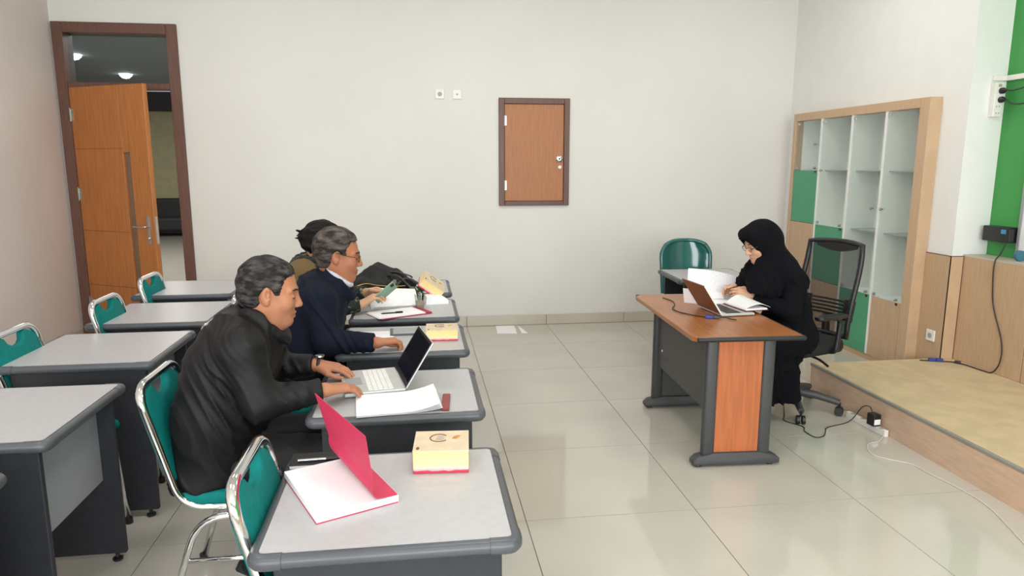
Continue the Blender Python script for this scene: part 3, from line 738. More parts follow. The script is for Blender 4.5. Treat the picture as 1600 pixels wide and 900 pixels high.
class Head:
    """local frame: x forward, y to the person's left, z up; origin between the ears at eye level"""
    def __init__(s, c, face_yaw, pitch_down, scale=1.0):
        cy, sy, cp, sp = math.cos(face_yaw), math.sin(face_yaw), math.cos(pitch_down), math.sin(pitch_down)
        s.f = V3((cy*cp, sy*cp, -sp)); s.u = V3((cy*sp, sy*sp, cp)); s.l = np.cross(s.u, s.f)
        s.c = V3(c); s.s = scale; s.A = np.stack([s.f, s.l, s.u])
    def w(s, x, y, z): return s.c + s.s*(x*s.f + y*s.l + z*s.u)
    def loc(s, V): return (np.asarray(V)-s.c) @ s.A.T / s.s
    def locg(s, X, Y, Z):
        px, py, pz = X-s.c[0], Y-s.c[1], Z-s.c[2]
        return [(px*a[0]+py*a[1]+pz*a[2])/s.s for a in s.A]
    def sculpt(s, v):
        S = s.s; w = s.w; A = s.A
        v.ell(w(-.012,0,.028), V3((.099,.075,.088))*S, A, .01)
        v.ell(w(.030,0,-.030), V3((.066,.060,.084))*S, A, .03)
        for q in (-1, 1):
            v.cap(w(.000,q*.050,-.055), w(.068,q*.016,-.102), .024*S, .021*S, .03)
            v.ell(w(.060,q*.036,-.034), V3((.026,.024,.026))*S, A, .025)
            v.cap(w(.086,q*.012,.020), w(.070,q*.046,.018), .0105*S, .010*S, .012)
        v.cap(w(.072,0,-.106), w(.080,0,-.104), .020*S, .017*S, .02)
        v.ell(w(.069,0,-.062), V3((.025,.033,.026))*S, A, .015)
        for q in (-1, 1): v.ell(w(.096,q*.033,-.003), V3((.018,.018,.012))*S, A, .010, 's')
        v.cap(w(.089,0,.008), w(.112,0,-.034), .0085*S, .0115*S, .014)
        for q in (-1, 1): v.ell(w(.101,q*.0125,-.039), V3((.012,.008,.008))*S, A, .006)
        for q in (-1, 1):
            v.ell(w(.0785,q*.032,-.004), V3((.0130,.0145,.0112))*S, A, .002)
            v.cap(w(.0985,0,-.0675), w(.087,q*.022,-.0725), .0068*S, .0045*S, .004)
            v.cap(w(.0970,0,-.0805), w(.086,q*.020,-.0785), .0076*S, .005*S, .004)
        v.cap(w(.106,0,-.0738), w(.092,.025,-.0765), .0028*S, .0022*S, .003, mode='s'); v.cap(w(.106,0,-.0738), w(.092,-.025,-.0765), .0028*S, .0022*S, .003, mode='s')
        for q in (-1, 1):     # ears
            E_ = Matrix.Rotation(q*.30, 3, 'Z') @ Matrix.Rotation(-.18, 3, 'Y')
            EA = np.array(E_.transposed()) @ A
            v.ell(w(-.010,q*.078,-.008), V3((.019,.0085,.033))*S, EA, .008)
            v.ell(w(-.003,q*.086,-.004), V3((.009,.009,.017))*S, EA, .003, 's')
            v.ell(w(-.002,q*.078,-.036), V3((.010,.007,.010))*S, EA, .006)
        return v
    def tint(s, V, lip=(.76,.50,.50), stubble=0.0):
        q = s.loc(V); x, y, z = q.T; c = np.ones((len(V),3), np.float32)
        g = np.exp(-((z+.074)/.009)**2 - (y/.024)**2)*(x > .07); c *= 1-(1-np.array(lip))*g[:,None]
        if stubble:
            b = np.exp(-((z+.10)/.03)**2)*(x > .0)*(np.abs(q).max(1) < .14); c *= 1-stubble*np.array((.25,.22,.18))*b[:,None]
        return c
    def hair(s, h, name, m, parent, origin, thick=.011, front=.075, temple=.035, side=-.012, nape=-.075, bald=0, rough=.003, extra=None, seed=0):
        v = Vol(s.c-.19*s.s, s.c+.19*s.s, h); S = s.s
        v.ell(s.w(-.014,0,.030), V3((.101+thick,.077+thick,.090+thick))*S, s.A, .01)
        v.ell(s.w(-.045,0,-.035), V3((.058+thick,.062+thick,.05))*S, s.A, .03)
        if extra: extra(v)
        def g(X, Y, Z):
            x, y, z = s.locg(X, Y, Z)
            jag = .0018*np.sin(330*y+190*z+90*x)+.0018*np.sin(510*z+270*x); a = front + jag - z + .25*np.maximum(x-.05,0)                # everything above the hairline
            b = np.maximum(x+jag-(temple - .55*(z-.02)*(z<.02) + .35*(z-.02)*(z>.02)), side-z)   # temples and sideburn
            c_ = np.maximum(x+jag+.026+.12*(z<-.03)*(-.03-z), nape-z)              # behind the ears down to the nape
            return (np.minimum(np.minimum(a, b), c_)*S).astype(np.float32)
        v.op(g, v.lo, v.lo+v.h*v.n, .010, 'i')
        for q in (-1, 1): v.ell(s.w(-.004,q*.090,-.012), V3((.024,.034,.034))*S, s.A, .008, 's')
        r = np.random.default_rng(seed); ph = r.uniform(0, 6, 8)
        def dn(X, Y, Z):
            q = s.loc(np.stack([X,Y,Z],1)); x, y, z = q.T
            return rough*(np.sin(95*y+22*x+ph[0]+2*np.sin(30*x+ph[1])) + np.sin(120*z-30*x+ph[2]+2*np.sin(25*y+ph[3])) + .8*np.sin(210*y+60*z+ph[4]))*.6
        v.disp(dn); return v.build(name, m, parent, origin)

def hand(v, wrist, f, upn, th, sc=1.0, curl=(.25,.35,.25), thumb_in=.3, spread=1.0, k=.0035):
    """f: along the fingers, upn: back of the hand, th: towards the thumb"""
    f = unit(f); th = V3(th); th = unit(th-f*(th@f)); n = np.cross(f, th); n = n if n@V3(upn) > 0 else -n
    w = V3(wrist); L = [.078,.086,.080,.063]; off = [.030,.010,-.010,-.029]; kn = [.086,.090,.086,.078]
    for i in range(4):
        K = w + sc*(f*kn[i] + th*off[i] + n*(.004 if i in (1,2) else 0))
        v.cap(w+sc*(th*off[i]*.55), K, .0175*sc, .0125*sc, .014, flat=(n, 1.05))
    for i in range(4):
        p = w + sc*(f*kn[i] + th*off[i] + n*(.003 if i in (1,2) else 0)); d = unit(f+th*off[i]*2.2*spread); a = 0
        rr = [.0096,.0088,.0080,.0066]
        for j, (fr, cu) in enumerate(zip((.45,.31,.24), curl)):
            cu = cu*(1+.12*i); a += cu; dd = d*math.cos(a) - n*math.sin(a); q = p + dd*L[i]*fr*sc
            v.cap(p, q, rr[j]*sc, rr[j+1]*sc, k); p = q
    b = w + sc*(f*.022 + th*.024 - n*.006); m1 = b + sc*(f*.038 + th*.028 - n*.010); m2 = m1 + sc*(f*.034 + th*(.012-.03*thumb_in) - n*.010); m3 = m2 + sc*(f*.024 - th*.02*thumb_in - n*.004)
    v.cap(b, m1, .0165*sc, .0125*sc, .012); v.cap(m1, m2, .0115*sc, .0100*sc, k); v.cap(m2, m3, .0100*sc, .0078*sc, k)
def folds(amp, seed, dirs, freq):
    """cloth creases: a few families of sharp wandering ridges"""
    r = np.random.default_rng(seed); ph = r.uniform(0, 6, 16)
    def fn(X, Y, Z):
        a = dirs[0]*X+dirs[1]*Y+dirs[2]*Z; b = X*.7-Y*.4+Z*.6; out = 0
        for i, (fa, fq) in enumerate(((1.0,1.0),(.7,1.55),(.45,2.3))):
            ca = a*math.cos(.5*i)+b*math.sin(.5*i)
            m_ = np.clip(.35+.9*np.sin(11*b+7*Y*(i+1)+ph[i]+2.2*np.sin(13*a+ph[i+3])), 0, 1)
            s_ = np.sin(freq*fq*ca+ph[i+6]+2.6*np.sin(11*b+4*a+ph[i+9])+1.8*np.sin(17*Y-9*Z+ph[i+12]))
            out = out - fa*m_*(np.clip(1-np.abs(s_), 0, 1)**1.6)*1.5 + fa*.45*m_
        return amp*out
    return fn
def glasses(hd, parent, origin, m, temple=True):
    o = V3(origin); bm = B()
    for q in (-1, 1):
        ring = [Vector(hd.w(.101+.002*math.cos(t), q*(.032+.022*math.cos(t)), -.006+.017*math.sin(t))-o) for t in [2*PI*k/20 for k in range(20)]]
        tube(bm, ring, .0013, 6, closed=True)
        if temple: tube(bm, [Vector(hd.w(*p)-o) for p in ((.098,q*.055,.0),(.080,q*.072,.002),(.03,q*.080,.005),(-.012,q*.086,.012))], .0015, 6)
    tube(bm, [Vector(hd.w(*p)-o) for p in ((.103,-.011,-.002),(.108,0,.001),(.103,.011,-.002))], .0013, 6)
    g = obj('glasses', bm, m, parent, 179)
    lb = B()
    for q in (-1, 1):
        vs_ = [lb.verts.new(Vector(hd.w(.101+.002*math.cos(t), q*(.032+.021*math.cos(t)), -.006+.016*math.sin(t))-o)) for t in [2*PI*k/16 for k in range(16)]]; lb.faces.new(vs_)
    obj('lens', lb, M_clear, g)
def eyes_brows(hd, parent, origin, hair_m, brow=.0042):
    o = V3(origin)
    eb = B()
    for q in (-1, 1):
        tube(eb, [Vector(hd.w(*p)-o) for p in ((.0965,q*.014,.019),(.0950,q*.026,.0235),(.0890,q*.039,.0245),(.0790,q*.0525,.020))], [brow*.7,brow,brow,brow*.4], 8, flat=.8)
    obj('eyebrows', eb, hair_m, parent, 179)
    lb = B()
    for q in (-1, 1):
        tube(lb, [Vector(hd.w(*p)-o) for p in ((.0885,q*.020,-.0080),(.0915,q*.028,-.0090),(.0905,q*.037,-.0090),(.0835,q*.0455,-.0070))], [.0012,.0022,.0022,.0012], 6)
    obj('eyelashes', lb, M_black, parent, 179)

def shoe_mesh(name, heel, toe, upv, m, sole_m, parent, origin, w=.043):
    heel, toe = V3(heel), V3(toe); f = unit(toe-heel); u = V3(upv); u = unit(u-f*(u@f)); l = np.cross(u, f); o = V3(origin)
    bm = B(); secs = []; L = np.linalg.norm(toe-heel)
    prof = [(0,.6,.05),(.04,.8,.075),(.25,.85,.085),(.45,.9,.068),(.7,1.05,.05),(.9,.9,.038),(1,.45,.025)]
    for t, ww, hh in prof:
        c = heel + f*L*t
        secs.append([bm.verts.new(Vector(c + l*w*ww*math.cos(a)*(1 if math.sin(a) < .2 else .85) + u*hh*max(math.sin(a), 0) - o)) for a in [2*PI*k/14 for k in range(14)]])
    for A_, C_ in zip(secs, secs[1:]):
        for k in range(14): bm.faces.new((A_[k], A_[(k+1) % 14], C_[(k+1) % 14], C_[k]))
    bm.faces.new(secs[0][::-1]); bm.faces.new(secs[-1]); bmesh.ops.recalc_face_normals(bm, faces=bm.faces[:])
    s = obj(name, bm, m, parent, 60)
    sb = B(); top = []; bot = []
    for k in range(20):
        a = 2*PI*k/20; c = heel + f*L*(.5+.52*math.cos(a)) + l*w*1.08*math.sin(a)*(.82 if math.cos(a) < 0 else 1)
        top.append(sb.verts.new(Vector(c+u*.006-o))); bot.append(sb.verts.new(Vector(c-u*.016-o)))
    for k in range(20): sb.faces.new((top[k], bot[k], bot[(k+1) % 20], top[(k+1) % 20]))
    sb.faces.new(top); sb.faces.new(bot[::-1]); bmesh.ops.recalc_face_normals(sb, faces=sb.faces[:])
    obj('sole', sb, sole_m, s)

def seated_man(label, O, dx, y0, hd, skin, hair_m, jack_m, arms, legs, hair_kw, vox, seed, stubble, shirt=None, collar=True):
    """O: origin; all x relative to dx, y to y0. arms/legs: world joints."""
    P = lambda x, y, z: (dx+x, y0+y, z)
    nb = P(.045,0,1.05)
    bv = Vol(P(-.35,-.34,0.02), P(.62,.36,1.36), vox)
    hd.sculpt(bv)
    bv.cap(hd.w(-.035,0,-.045), nb, .056, .062, .035); bv.cap(hd.w(.01,0,-.09), P(.05,0,1.04), .034, .036, .03)
    bv.chain([nb, P(-.07,0,.85), P(-.14,0,.56)], [.055,.09,.10], .03)
    for s_, (sh, el, wr, f, upn, th, kw) in zip((-1, 1), arms):
        bv.chain([P(-.02,0,.96), sh, el, wr], [.05,.045,.036,.027], .02); hand(bv, wr, f, upn, th, **kw)
    for hip, kn, an in legs: bv.chain([P(-.14,0,.56), hip, kn, an], [.1,.075,.05,.035], .03)
    body = bv.build('person', skin, None, O, lambda V: hd.tint(V, stubble=stubble)); body.location = O
    tag(body, label, 'person')
    hd.hair(.004, 'hair', hair_m, body, O, seed=seed, **hair_kw)
    eyes_brows(hd, body, O, hair_m)
    # jacket
    jv = Vol(P(-.38,-.38,.40), P(.42,.40,1.22), .006)
    for q in (-1, 1):
        jv.chain([P(-.165,q*.085,.50), P(-.13,q*.082,.72), P(-.085,q*.08,.90), P(-.05,q*.06,1.0)], [.148,.138,.125,.085], .09)
    for q in (-1, 1): jv.cap(P(.022,q*.035,.975), P(-.035,q*.06,.86), .072, .10, .05)
    jv.cap(P(-.05,-.08,.99), P(-.05,.08,.99), .085, .085, .06)
    jv.cap(P(-.035,0,1.0), P(.02,0,1.04), .085, .066, .06)
    for s_, (sh, el, wr, f, upn, th, kw) in zip((-1, 1), arms):
        e = V3(el); w_ = V3(wr); d = unit(w_-e)
        jv.cap(P(-.05,s_*.08,.98), sh, .085, .076, .05); jv.cap(sh, el, .076, .063, .04); jv.cap(el, w_-d*.005, .061, .044, .03)
    for s_, (sh, el, wr, *_r) in zip((-1, 1), arms):
        d = unit(V3(wr)-V3(el)); wv = V3(wr)
        jv.op(lambda X, Y, Z: np.maximum(np.sqrt((X-wv[0])**2+(Y-wv[1])**2+(Z-wv[2])**2)-.085, -((X-wv[0]+.012*d[0])*d[0]+(Y-wv[1]+.012*d[1])*d[1]+(Z-wv[2]+.012*d[2])*d[2])), wv-.09, wv+.09, .004, 's')
    # neck opening and collar
    nk = hd.w(-.03,0,-.06); ndir = unit(V3(nk)-V3(nb))
    for k in range(24 if collar else 0):
        a0, a1 = 2*PI*k/24, 2*PI*(k+1)/24
        ring = lambda a: V3(P(.042+.073*math.cos(a), .078*math.sin(a), 1.062 - .052*math.cos(a) - .035*max(0,math.cos(a))))
        jv.cap(ring(a0), ring(a1), .015, .015, .012, flat=((0,0,1), .72))
    jv.cap(V3(nb)+ndir*(0 if collar else -.02), V3(nb)+ndir*.16, .060 if collar else .075, .066 if collar else .12, .01, mode='s')
    jv.cut(P(-.15,0,.468), (.22,0,-1), .02)
    jv.disp(folds(.0075, seed, (.9,.25,.45), 26))
    jk = jv.build('jacket', jack_m, body, O)
    if shirt:
        sv = Vol(P(-.12,-.12,.95), P(.16,.12,1.16), .005)
        for k in range(20):
            a0, a1 = 2*PI*k/20, 2*PI*(k+1)/20
            ring = lambda a: V3(P(.046+.062*math.cos(a), .064*math.sin(a), 1.082 - .052*math.cos(a)))
            sv.cap(ring(a0), ring(a1), .012, .012, .01)
        sv.build('shirt_collar', shirt, body, O)
    tv = Vol(P(-.36,-.30,.03), P(.62,.30,.72), .007)
    for hip, kn, an in legs: tv.chain([P(-.09,0,.56), hip, kn, V3(an)+V3((0,0,-.02))], [.10,.10,.078,.055], .05)
    tv.disp(folds(.005, seed+3, (.3,.2,.9), 22)); tv.build('trousers', M_trous, body, O)
    return body

# man in the black jacket at the laptop
OA = V3((-.76, 2.64, 0)); hA = Head((-.551, 2.64, 1.159), math.radians(8), math.radians(12))
flat_hand = dict(curl=(.22,.30,.20), thumb_in=.5)
A = seated_man('man in a black jacket typing on the silver laptop', OA, -.615, 2.64, hA, M_skinA, M_hairA, M_jackA,
    [((-.625,2.46,.985), (-.560,2.425,.800), (-.352,2.500,.812), (.80,.60,-.10), (0,0,1), (-.5,.8,0), flat_hand),
     ((-.625,2.82,.985), (-.600,2.860,.800), (-.425,2.835,.812), (.98,-.16,-.12), (0,0,1), (.1,-1,0), flat_hand)],
    [((-.74,2.55,.545), (-.30,2.53,.545), (-.64,2.55,.15)), ((-.74,2.73,.545), (-.30,2.75,.545), (-.34,2.75,.12))],
    dict(thick=.009, front=.072, temple=.036), .0042, 2, .5)
shoe_mesh('shoe', (-.715,2.55,.115), (-.545,2.55,.022), (.45,0,.9), M_blackm, mat('pale_sole', (150,150,142), .6), A, OA)
shoe_mesh('shoe', (-.40,2.75,.018), (-.14,2.75,.018), (0,0,1), M_blackm, MATS['pale_sole'], A, OA)
bm = B(); wr = Vector((-.412,2.833,.812))-Vector(OA); d = Vector((.17,-.025,0)).normalized(); n1 = Vector((0,0,1)); n2 = d.cross(n1)
tube(bm, [wr + (n1*math.cos(t)*.031 + n2*math.sin(t)*.034) for t in [2*PI*k/24 for k in range(24)]], .007, 8, closed=True, flat=.5); wt_ = obj('wristwatch', bm, M_black, A, 179)
lathe_m = Matrix.Translation(wr+n1*.034) ; obj('watch_face', lathe(B(), [(.017,0),(.019,.003),(.018,.008),(.012,.009)], 20, lathe_m), M_steel, wt_, 40)

# man in the navy jacket
OB = V3((-.60, 3.5, 0)); hB = Head((-.397, 3.5, 1.185), math.radians(6), math.radians(11), 1.03)
Bp = seated_man('man with glasses in a navy jacket resting his arm on the desk', OB, -.45, 3.5, hB, M_skinB, M_hairB, M_jackB,
    [((-.475,3.32,.985), (-.430,3.245,.805), (-.205,3.215,.800), (.86,.50,-.05), (0,0,1), (-.3,1,-.1), dict(curl=(.35,.7,.5), thumb_in=.8)),
     ((-.475,3.68,.985), (-.50,3.73,.81), (-.44,3.60,.72), (.25,-.9,-.25), (0,0,1), (.9,.3,0), flat_hand)],
    [((-.58,3.41,.545), (-.14,3.39,.545), (-.20,3.40,.12)), ((-.58,3.59,.545), (-.14,3.61,.545), (-.20,3.61,.12))],
    dict(thick=.010, front=.070, temple=.030, side=.004), .0055, 7, .2, shirt=M_shirt)
glasses(hB, Bp, OB, M_cord)
for yy in (3.40, 3.61): shoe_mesh('shoe', (-.26,yy,.018), (0,yy,.018), (0,0,1), M_blackm, M_black, Bp, OB)

# dark haired person behind, holding a phone
OC = V3((-.74, 4.26, 0)); hC = Head((-.565, 4.26, 1.155), math.radians(4), math.radians(22), .98)
def bunx(v):
    v.ell(hC.w(-.105,0,.0), (.045,.045,.05), hC.A, .03)
    for k in range(6):
        a = k*1.05; v.cap(hC.w(-.12,.01*math.cos(a),.01*math.sin(a)), hC.w(-.158-.006*(k%3),.03*math.cos(a),-.005+.028*math.sin(a)), .010, .003, .008)
Cp = seated_man('person with black hair and a dark floral top looking at a phone', OC, -.61, 4.26, hC, M_skinC, M_hairC, M_floral,
    [((-.62,4.11,.965), (-.50,4.07,.79), (-.345,4.115,.805), (.80,.25,.45), (-.5,-.5,.6), (.2,.9,.3), dict(curl=(.4,.5,.4), thumb_in=.5)),
     ((-.62,4.41,.965), (-.50,4.45,.80), (-.33,4.36,.83), (.85,-.35,.2), (-.3,.6,.6), (.3,-.7,.5), dict(curl=(.5,.6,.4), thumb_in=.5))],
    [((-.72,4.18,.545), (-.30,4.17,.545), (-.34,4.17,.12)), ((-.72,4.34,.545), (-.30,4.36,.545), (-.34,4.36,.12))],
    dict(thick=.020, front=.068, temple=.052, side=-.05, nape=-.085, extra=bunx, rough=.004), .006, 11, 0, collar=False)
cv = Vol((-.92,3.98,.80), (-.44,4.54,1.14), .006)
for q in (-1, 1): cv.chain([(-.66,4.26+q*.15,.965), (-.645,4.26+q*.06,.99)], [.105,.088], .05); cv.cap((-.70,4.26+q*.08,.88), (-.67,4.26+q*.08,.95), .155, .122, .06)
cv.cap((-.60,4.26,1.0), (-.58,4.26,1.2), .072, .10, .012, mode='s'); cv.cut((-.66,4.26,.83), (-.15,0,-1), .02); cv.cut((-.57,4.26,.9), (1,0,-.2), .02)
cv.build('yoke', M_olive, Cp, OC)
for yy in (4.17, 4.36): shoe_mesh('shoe', (-.40,yy,.018), (-.15,yy,.018), (0,0,1), M_blackm, M_black, Cp, OC)

# woman in the black hijab
OW = V3((2.34, 4.08, 0)); hW = Head((2.085, 4.05, 1.150), math.radians(180+4), math.radians(24), .97)
wv = Vol((1.85,3.72,.02), (2.66,4.42,1.33), .005)
hW.sculpt(wv)
wv.cap(hW.w(-.035,0,-.05), (2.22,4.06,.99), .05, .055, .03)
wv.chain([(2.22,4.06,.99), (2.26,4.07,.80), (2.34,4.08,.56)], [.06,.09,.11], .05)
WARMS = [((2.25,3.91,.915), (2.205,3.845,.745), (2.045,4.03,.815), (-.86,.42,.08), (.2,-.4,.8), (-.1,.5,.8), dict(curl=(.35,.45,.3), thumb_in=.5, sc=.92)),
         ((2.25,4.21,.915), (2.19,4.29,.75), (2.03,4.20,.82), (-.9,-.15,.1), (.2,.4,.8), (-.1,-.5,.8), dict(curl=(.35,.45,.3), thumb_in=.5, sc=.92))]
for sh, el, wr, f, upn, th, kw in WARMS:
    wv.chain([(2.24,4.06,.98), sh, el, wr], [.05,.045,.034,.024], .03); hand(wv, wr, f, upn, th, **kw)
WLEGS = [((2.34,3.99,.55), (2.08,3.98,.53), (2.10,3.99,.10)), ((2.34,4.16,.55), (2.07,4.16,.53), (2.10,4.16,.10))]
for hip, kn, an in WLEGS: wv.chain([(2.34,4.08,.56), hip, kn, an], [.1,.07,.048,.033], .03)
Wp = wv.build('person', M_skinC, None, OW, lambda V: hW.tint(V)); Wp.location = OW
tag(Wp, 'woman in a black hijab and long black dress reading papers', 'person')
eyes_brows(hW, Wp, OW, M_hairC, .003); glasses(hW, Wp, OW, M_cord)
dv = Vol((1.92,3.66,.08), (2.72,4.46,1.08), .007)
for q in (-1, 1): dv.chain([(2.345,4.08+q*.075,.55), (2.30,4.07+q*.065,.70), (2.27,4.06+q*.06,.90)], [.112,.098,.095], .07)
for s_, (sh, el, wr, *_r) in zip((-1, 1), WARMS):
    dv.cap((2.27,4.06+s_*.08,.92), sh, .062, .058, .05); dv.cap(sh, el, .058, .055, .04); dv.cap(el, V3(wr)-unit(V3(wr)-V3(el))*.02, .054, .044, .03)
for hip, kn, an in WLEGS: dv.chain([hip, kn, V3(an)+V3((.0,0,.0))], [.105,.095,.10], .07)
dv.cap((2.24,4.0,.45), (2.30,4.02,.12), .10, .105, .08); dv.cap((2.24,4.15,.45), (2.29,4.12,.12), .10, .105, .08)
for sh, el, wr, *_r in WARMS:
    d = unit(V3(wr)-V3(el)); wq = V3(wr)
    dv.op(lambda X, Y, Z: np.maximum(np.sqrt((X-wq[0])**2+(Y-wq[1])**2+(Z-wq[2])**2)-.09, -((X-wq[0]+.02*d[0])*d[0]+(Y-wq[1]+.02*d[1])*d[1]+(Z-wq[2]+.02*d[2])*d[2])), wq-.1, wq+.1, .004, 's')
dv.cut((2.3,4.05,.135), (.05,0,-1), .01)
dv.disp(folds(.007, 21, (.9,.4,.1), 24)); dv.build('dress', M_abaya, Wp, OW)
# hijab: hood, visor and shoulder cape with the face left open
hv = Vol((1.86,3.72,.72), (2.52,4.40,1.34), .0055)
hv.ell(hW.w(-.012,0,.026), (.119,.097,.110), hW.A, .01)
hv.ell(hW.w(-.05,0,-.03), (.092,.085,.09), hW.A, .05)
hv.cap(hW.w(-.02,0,-.10), (2.15,4.06,.97), .078, .10, .05)
hv.cap(hW.w(.015,-.0,-.125), (2.10,4.06,.93), .055, .09, .04)
for q in (-1, 1):
    hv.cap((2.19,4.06+q*.03,1.02), (2.255,4.06+q*.15,.915), .085, .076, .06)
    hv.cap((2.10,4.06+q*.05,.95), (2.085,4.06+q*.08,.87), .080, .088, .05)
    hv.cap((2.22,4.06+q*.05,.98), (2.262,4.06+q*.07,.86), .092, .100, .05)
hv.cap(hW.w(.068,-.05,.078), hW.w(.068,.05,.078), .030, .030, .04); hv.cap(hW.w(.09,0,.075), hW.w(.118,0,.078), .022, .010, .03)
# face opening
hv.ell(hW.w(.110,0,-.020), (.085,.056,.083), hW.A, .012, 's')
hv.cap(hW.w(.09,0,-.085), hW.w(.15,0,-.12), .032, .05, .012, mode='s')
hv.cut((2.05,4.06,.825), (-.35,-.10,-1), .012); hv.cut((2.30,4.06,.855), (.30,0,-1), .012)
fd = folds(.010, 33, (.75,.5,.12), 30)
hv.disp(lambda X, Y, Z: fd(X, Y, Z)*np.clip((1.13-Z)/.12, .12, 1))
hv.build('hijab', M_hijab, Wp, OW)
for yy in (3.99, 4.16): shoe_mesh('shoe', (2.145,yy,.018), (1.91,yy,.018), (0,0,1), M_plastw, M_plastw, Wp, OW, .038)

# ------------------------------------------------------------------ things on the desks
def snack_box(loc, rz, label, sx=.158, sy=.148, sz=.068, rot=None):
    t = thing('snack_box', label, 'box', loc, rz, 'snack boxes')
    if rot: t.rotation_euler = rot
    obj('carton', bbox(-sx/2, sx/2, -sy/2, sy/2, 0, sz, bev=.0015, seg=1), M_snack, t)
    obj('lid', bbox(-sx/2-.0006, sx/2+.0006, -sy/2-.0006, sy/2+.0006, sz-.002, sz+.001), mat('snack_lid', (210,192,164), .5, var=.05, vscale=20) if 'snack_lid' not in MATS else MATS['snack_lid'], t)
    bm = B(); tube(bm, [(-.008+.026*math.cos(a), .018+.028*math.sin(a), sz+.0014) for a in [math.radians(40+280*k/24) for k in range(25)]], .0018, 6); obj('printed_arc', bm, M_brownp, t)
    bm = B()
    for k in range(4): box(bm, -.018+.002*k, .004+.004*(k % 2), .004+k*.009, .007+k*.009, sz+.001, sz+.0016)
    obj('printed_lines', bm, M_ink, t)
    bm = B(); prism(bm, [(.030,.012),(.040,.008),(.050,.020),(.056,.034),(.044,.036),(.034,.026)], .0006, T(0,0,sz+.001)); obj('printed_leaf', bm, M_gold, t)
    bm = B(); prism(bm, [(-.066+.005*math.cos(a), -.056+.010*math.sin(a)) for a in [2*PI*k/14 for k in range(14)]], .0006, T(0,0,sz+.001)); obj('printed_dot', bm, M_brownp, t)
    return t
snack_box((.052, 1.955, .7505), math.radians(-4), 'yellow snack box on the nearest desk beside the red-covered book')
snack_box((.104, 3.475, .7505), math.radians(-2), 'yellow snack box on the desk of the man in navy jacket', sy=.15, sz=.055)
snack_box((.052, 4.49, .823), 0, 'yellow snack box leaning tilted on a white card tray', rot=(math.radians(16), math.radians(37), math.radians(6)))

# thick book with lifted crimson cover
bk_ = thing('thick_book', 'thick white paged book with its crimson cover lifted open', 'book', (-.265, 1.633, .7505))
e1 = Vector((.195,.089,0)); e2 = Vector((-.131,.272,0)); e1.normalize(); e2 = Vector((-e1.y, e1.x, 0)); bw, bl_ = .214, .302
Mb = Matrix(((e1.x,e2.x,0,0),(e1.y,e2.y,0,0),(0,0,1,0),(0,0,0,1)))
obj('page_block', box(B(), 0, bw, 0, bl_, .002, .020, bev=.0012, seg=1, M=Mb), M_paper, bk_)
obj('back_cover', box(B(), -.001, bw+.001, -.001, bl_+.001, 0, .002, M=Mb), M_red, bk_)
def cover(u, v):    # u across from spine, v along the spine
    s = u*.235; lift = .25 + .75*v
    if s < .06: c, z = s, .0215 + .9*s*s/.06*lift*.35
    else:
        d = s-.06; z0 = .0215 + .9*.06*lift*.35
        ang = math.radians(48 + 34*min(1, d/.05)*1.0); c = .06 + d*math.cos(ang)*.9; z = z0 + d*math.sin(ang)
    z += .018*v*u; c += .035*v*u
    p = Mb @ Vector((bw - c, v*bl_, z)); return p
obj('front_cover', sheet(B(), cover, 28, 12, .0012), M_red, bk_, 60)
obj('spine', box(B(), bw, bw+.0015, 0, bl_, 0, .0215, M=Mb), M_paper, bk_)

nb_ = thing('notebook', 'black notebook at the far left corner of the nearest desk', 'notebook', (-.325, 2.008, .7505), math.radians(2))
obj('cover', bbox(-.064, .085, -.045, .045, 0, .012, bev=.002, seg=1), M_blackm, nb_); obj('pages', bbox(-.062, .084, -.0462, -.043, .002, .010), M_paper, nb_)
pn = thing('pen', 'silver and black pen lying on the black notebook', 'pen', (-.315, 1.985, .7685), math.radians(3))
bm = B(); tube(bm, [(-.05,0,0),(.03,0,0)], .0045, 10); obj('barrel', bm, M_steel, pn, 60); bm = B(); tube(bm, [(.03,0,0),(.068,0,0),(.075,0,0)], [.0052,.005,.002], 10); obj('cap', bm, M_black, pn, 60)

# silver laptop of the man in black
hingeN, hingeF = Vector((-.068,2.612,.7505)), Vector((-.118,2.905,.7505))
hx_ = (hingeF-hingeN).normalized(); fx_ = Vector((hx_.y,-hx_.x,0)); LWd = .305; LDp = .225
lap = thing('laptop', 'open silver laptop with pale keys and a dark screen', 'laptop', hingeN)
Ml = Matrix(((-fx_.x,hx_.x,0,0),(-fx_.y,hx_.y,0,0),(0,0,1,0),(0,0,0,1)))   # local x towards the user, y along the hinge
if (Ml @ Vector((1,0,0))).x > 0: Ml = Matrix(((fx_.x,hx_.x,0,0),(fx_.y,hx_.y,0,0),(0,0,1,0),(0,0,0,1)))
base_ = obj('base', box(B(), -.005, LDp, 0, LWd, .003, .018, bev=.004, M=Ml), M_silver, lap)
keyme = {}
for r in range(5):
    for c in range(13):
        bm = box(B(), .040+r*.0195, .040+r*.0195+.0165, .018+c*.0208, .018+c*.0208+.0178, .0178, .0196, M=Ml); obj('key', bm, M_key, base_)
obj('touchpad', box(B(), .150, .212, .10, .20, .0178, .0183, M=Ml), M_modesty, base_)
obj('palm_sticker', box(B(), .165, .205, .020, .060, .0178, .0184, M=Ml), M_maroon, base_)
tl = math.radians(32)
Msc = Ml @ T(-.004,0,.018) @ Euler((0,-tl,0)).to_matrix().to_4x4()
lid = obj('lid', box(B(), -.006, 0, 0, LWd, 0, .205, bev=.003, M=Msc), M_silver, lap)
obj('bezel', box(B(), 0, .0012, .003, LWd-.003, .003, .202, M=Msc), M_black, lid); obj('screen', box(B(), .0012, .0018, .014, LWd-.014, .022, .192, M=Msc), M_screen, lid)

def paper(name, label, c, mt, nu=14, nv=8, cat='paper', group=None, fn=None, th=.0008):
    o = obj(name, sheet(B(), fn, nu, nv, th), mt, None, 60); o.location = c; tag(o, label, cat, group); return o
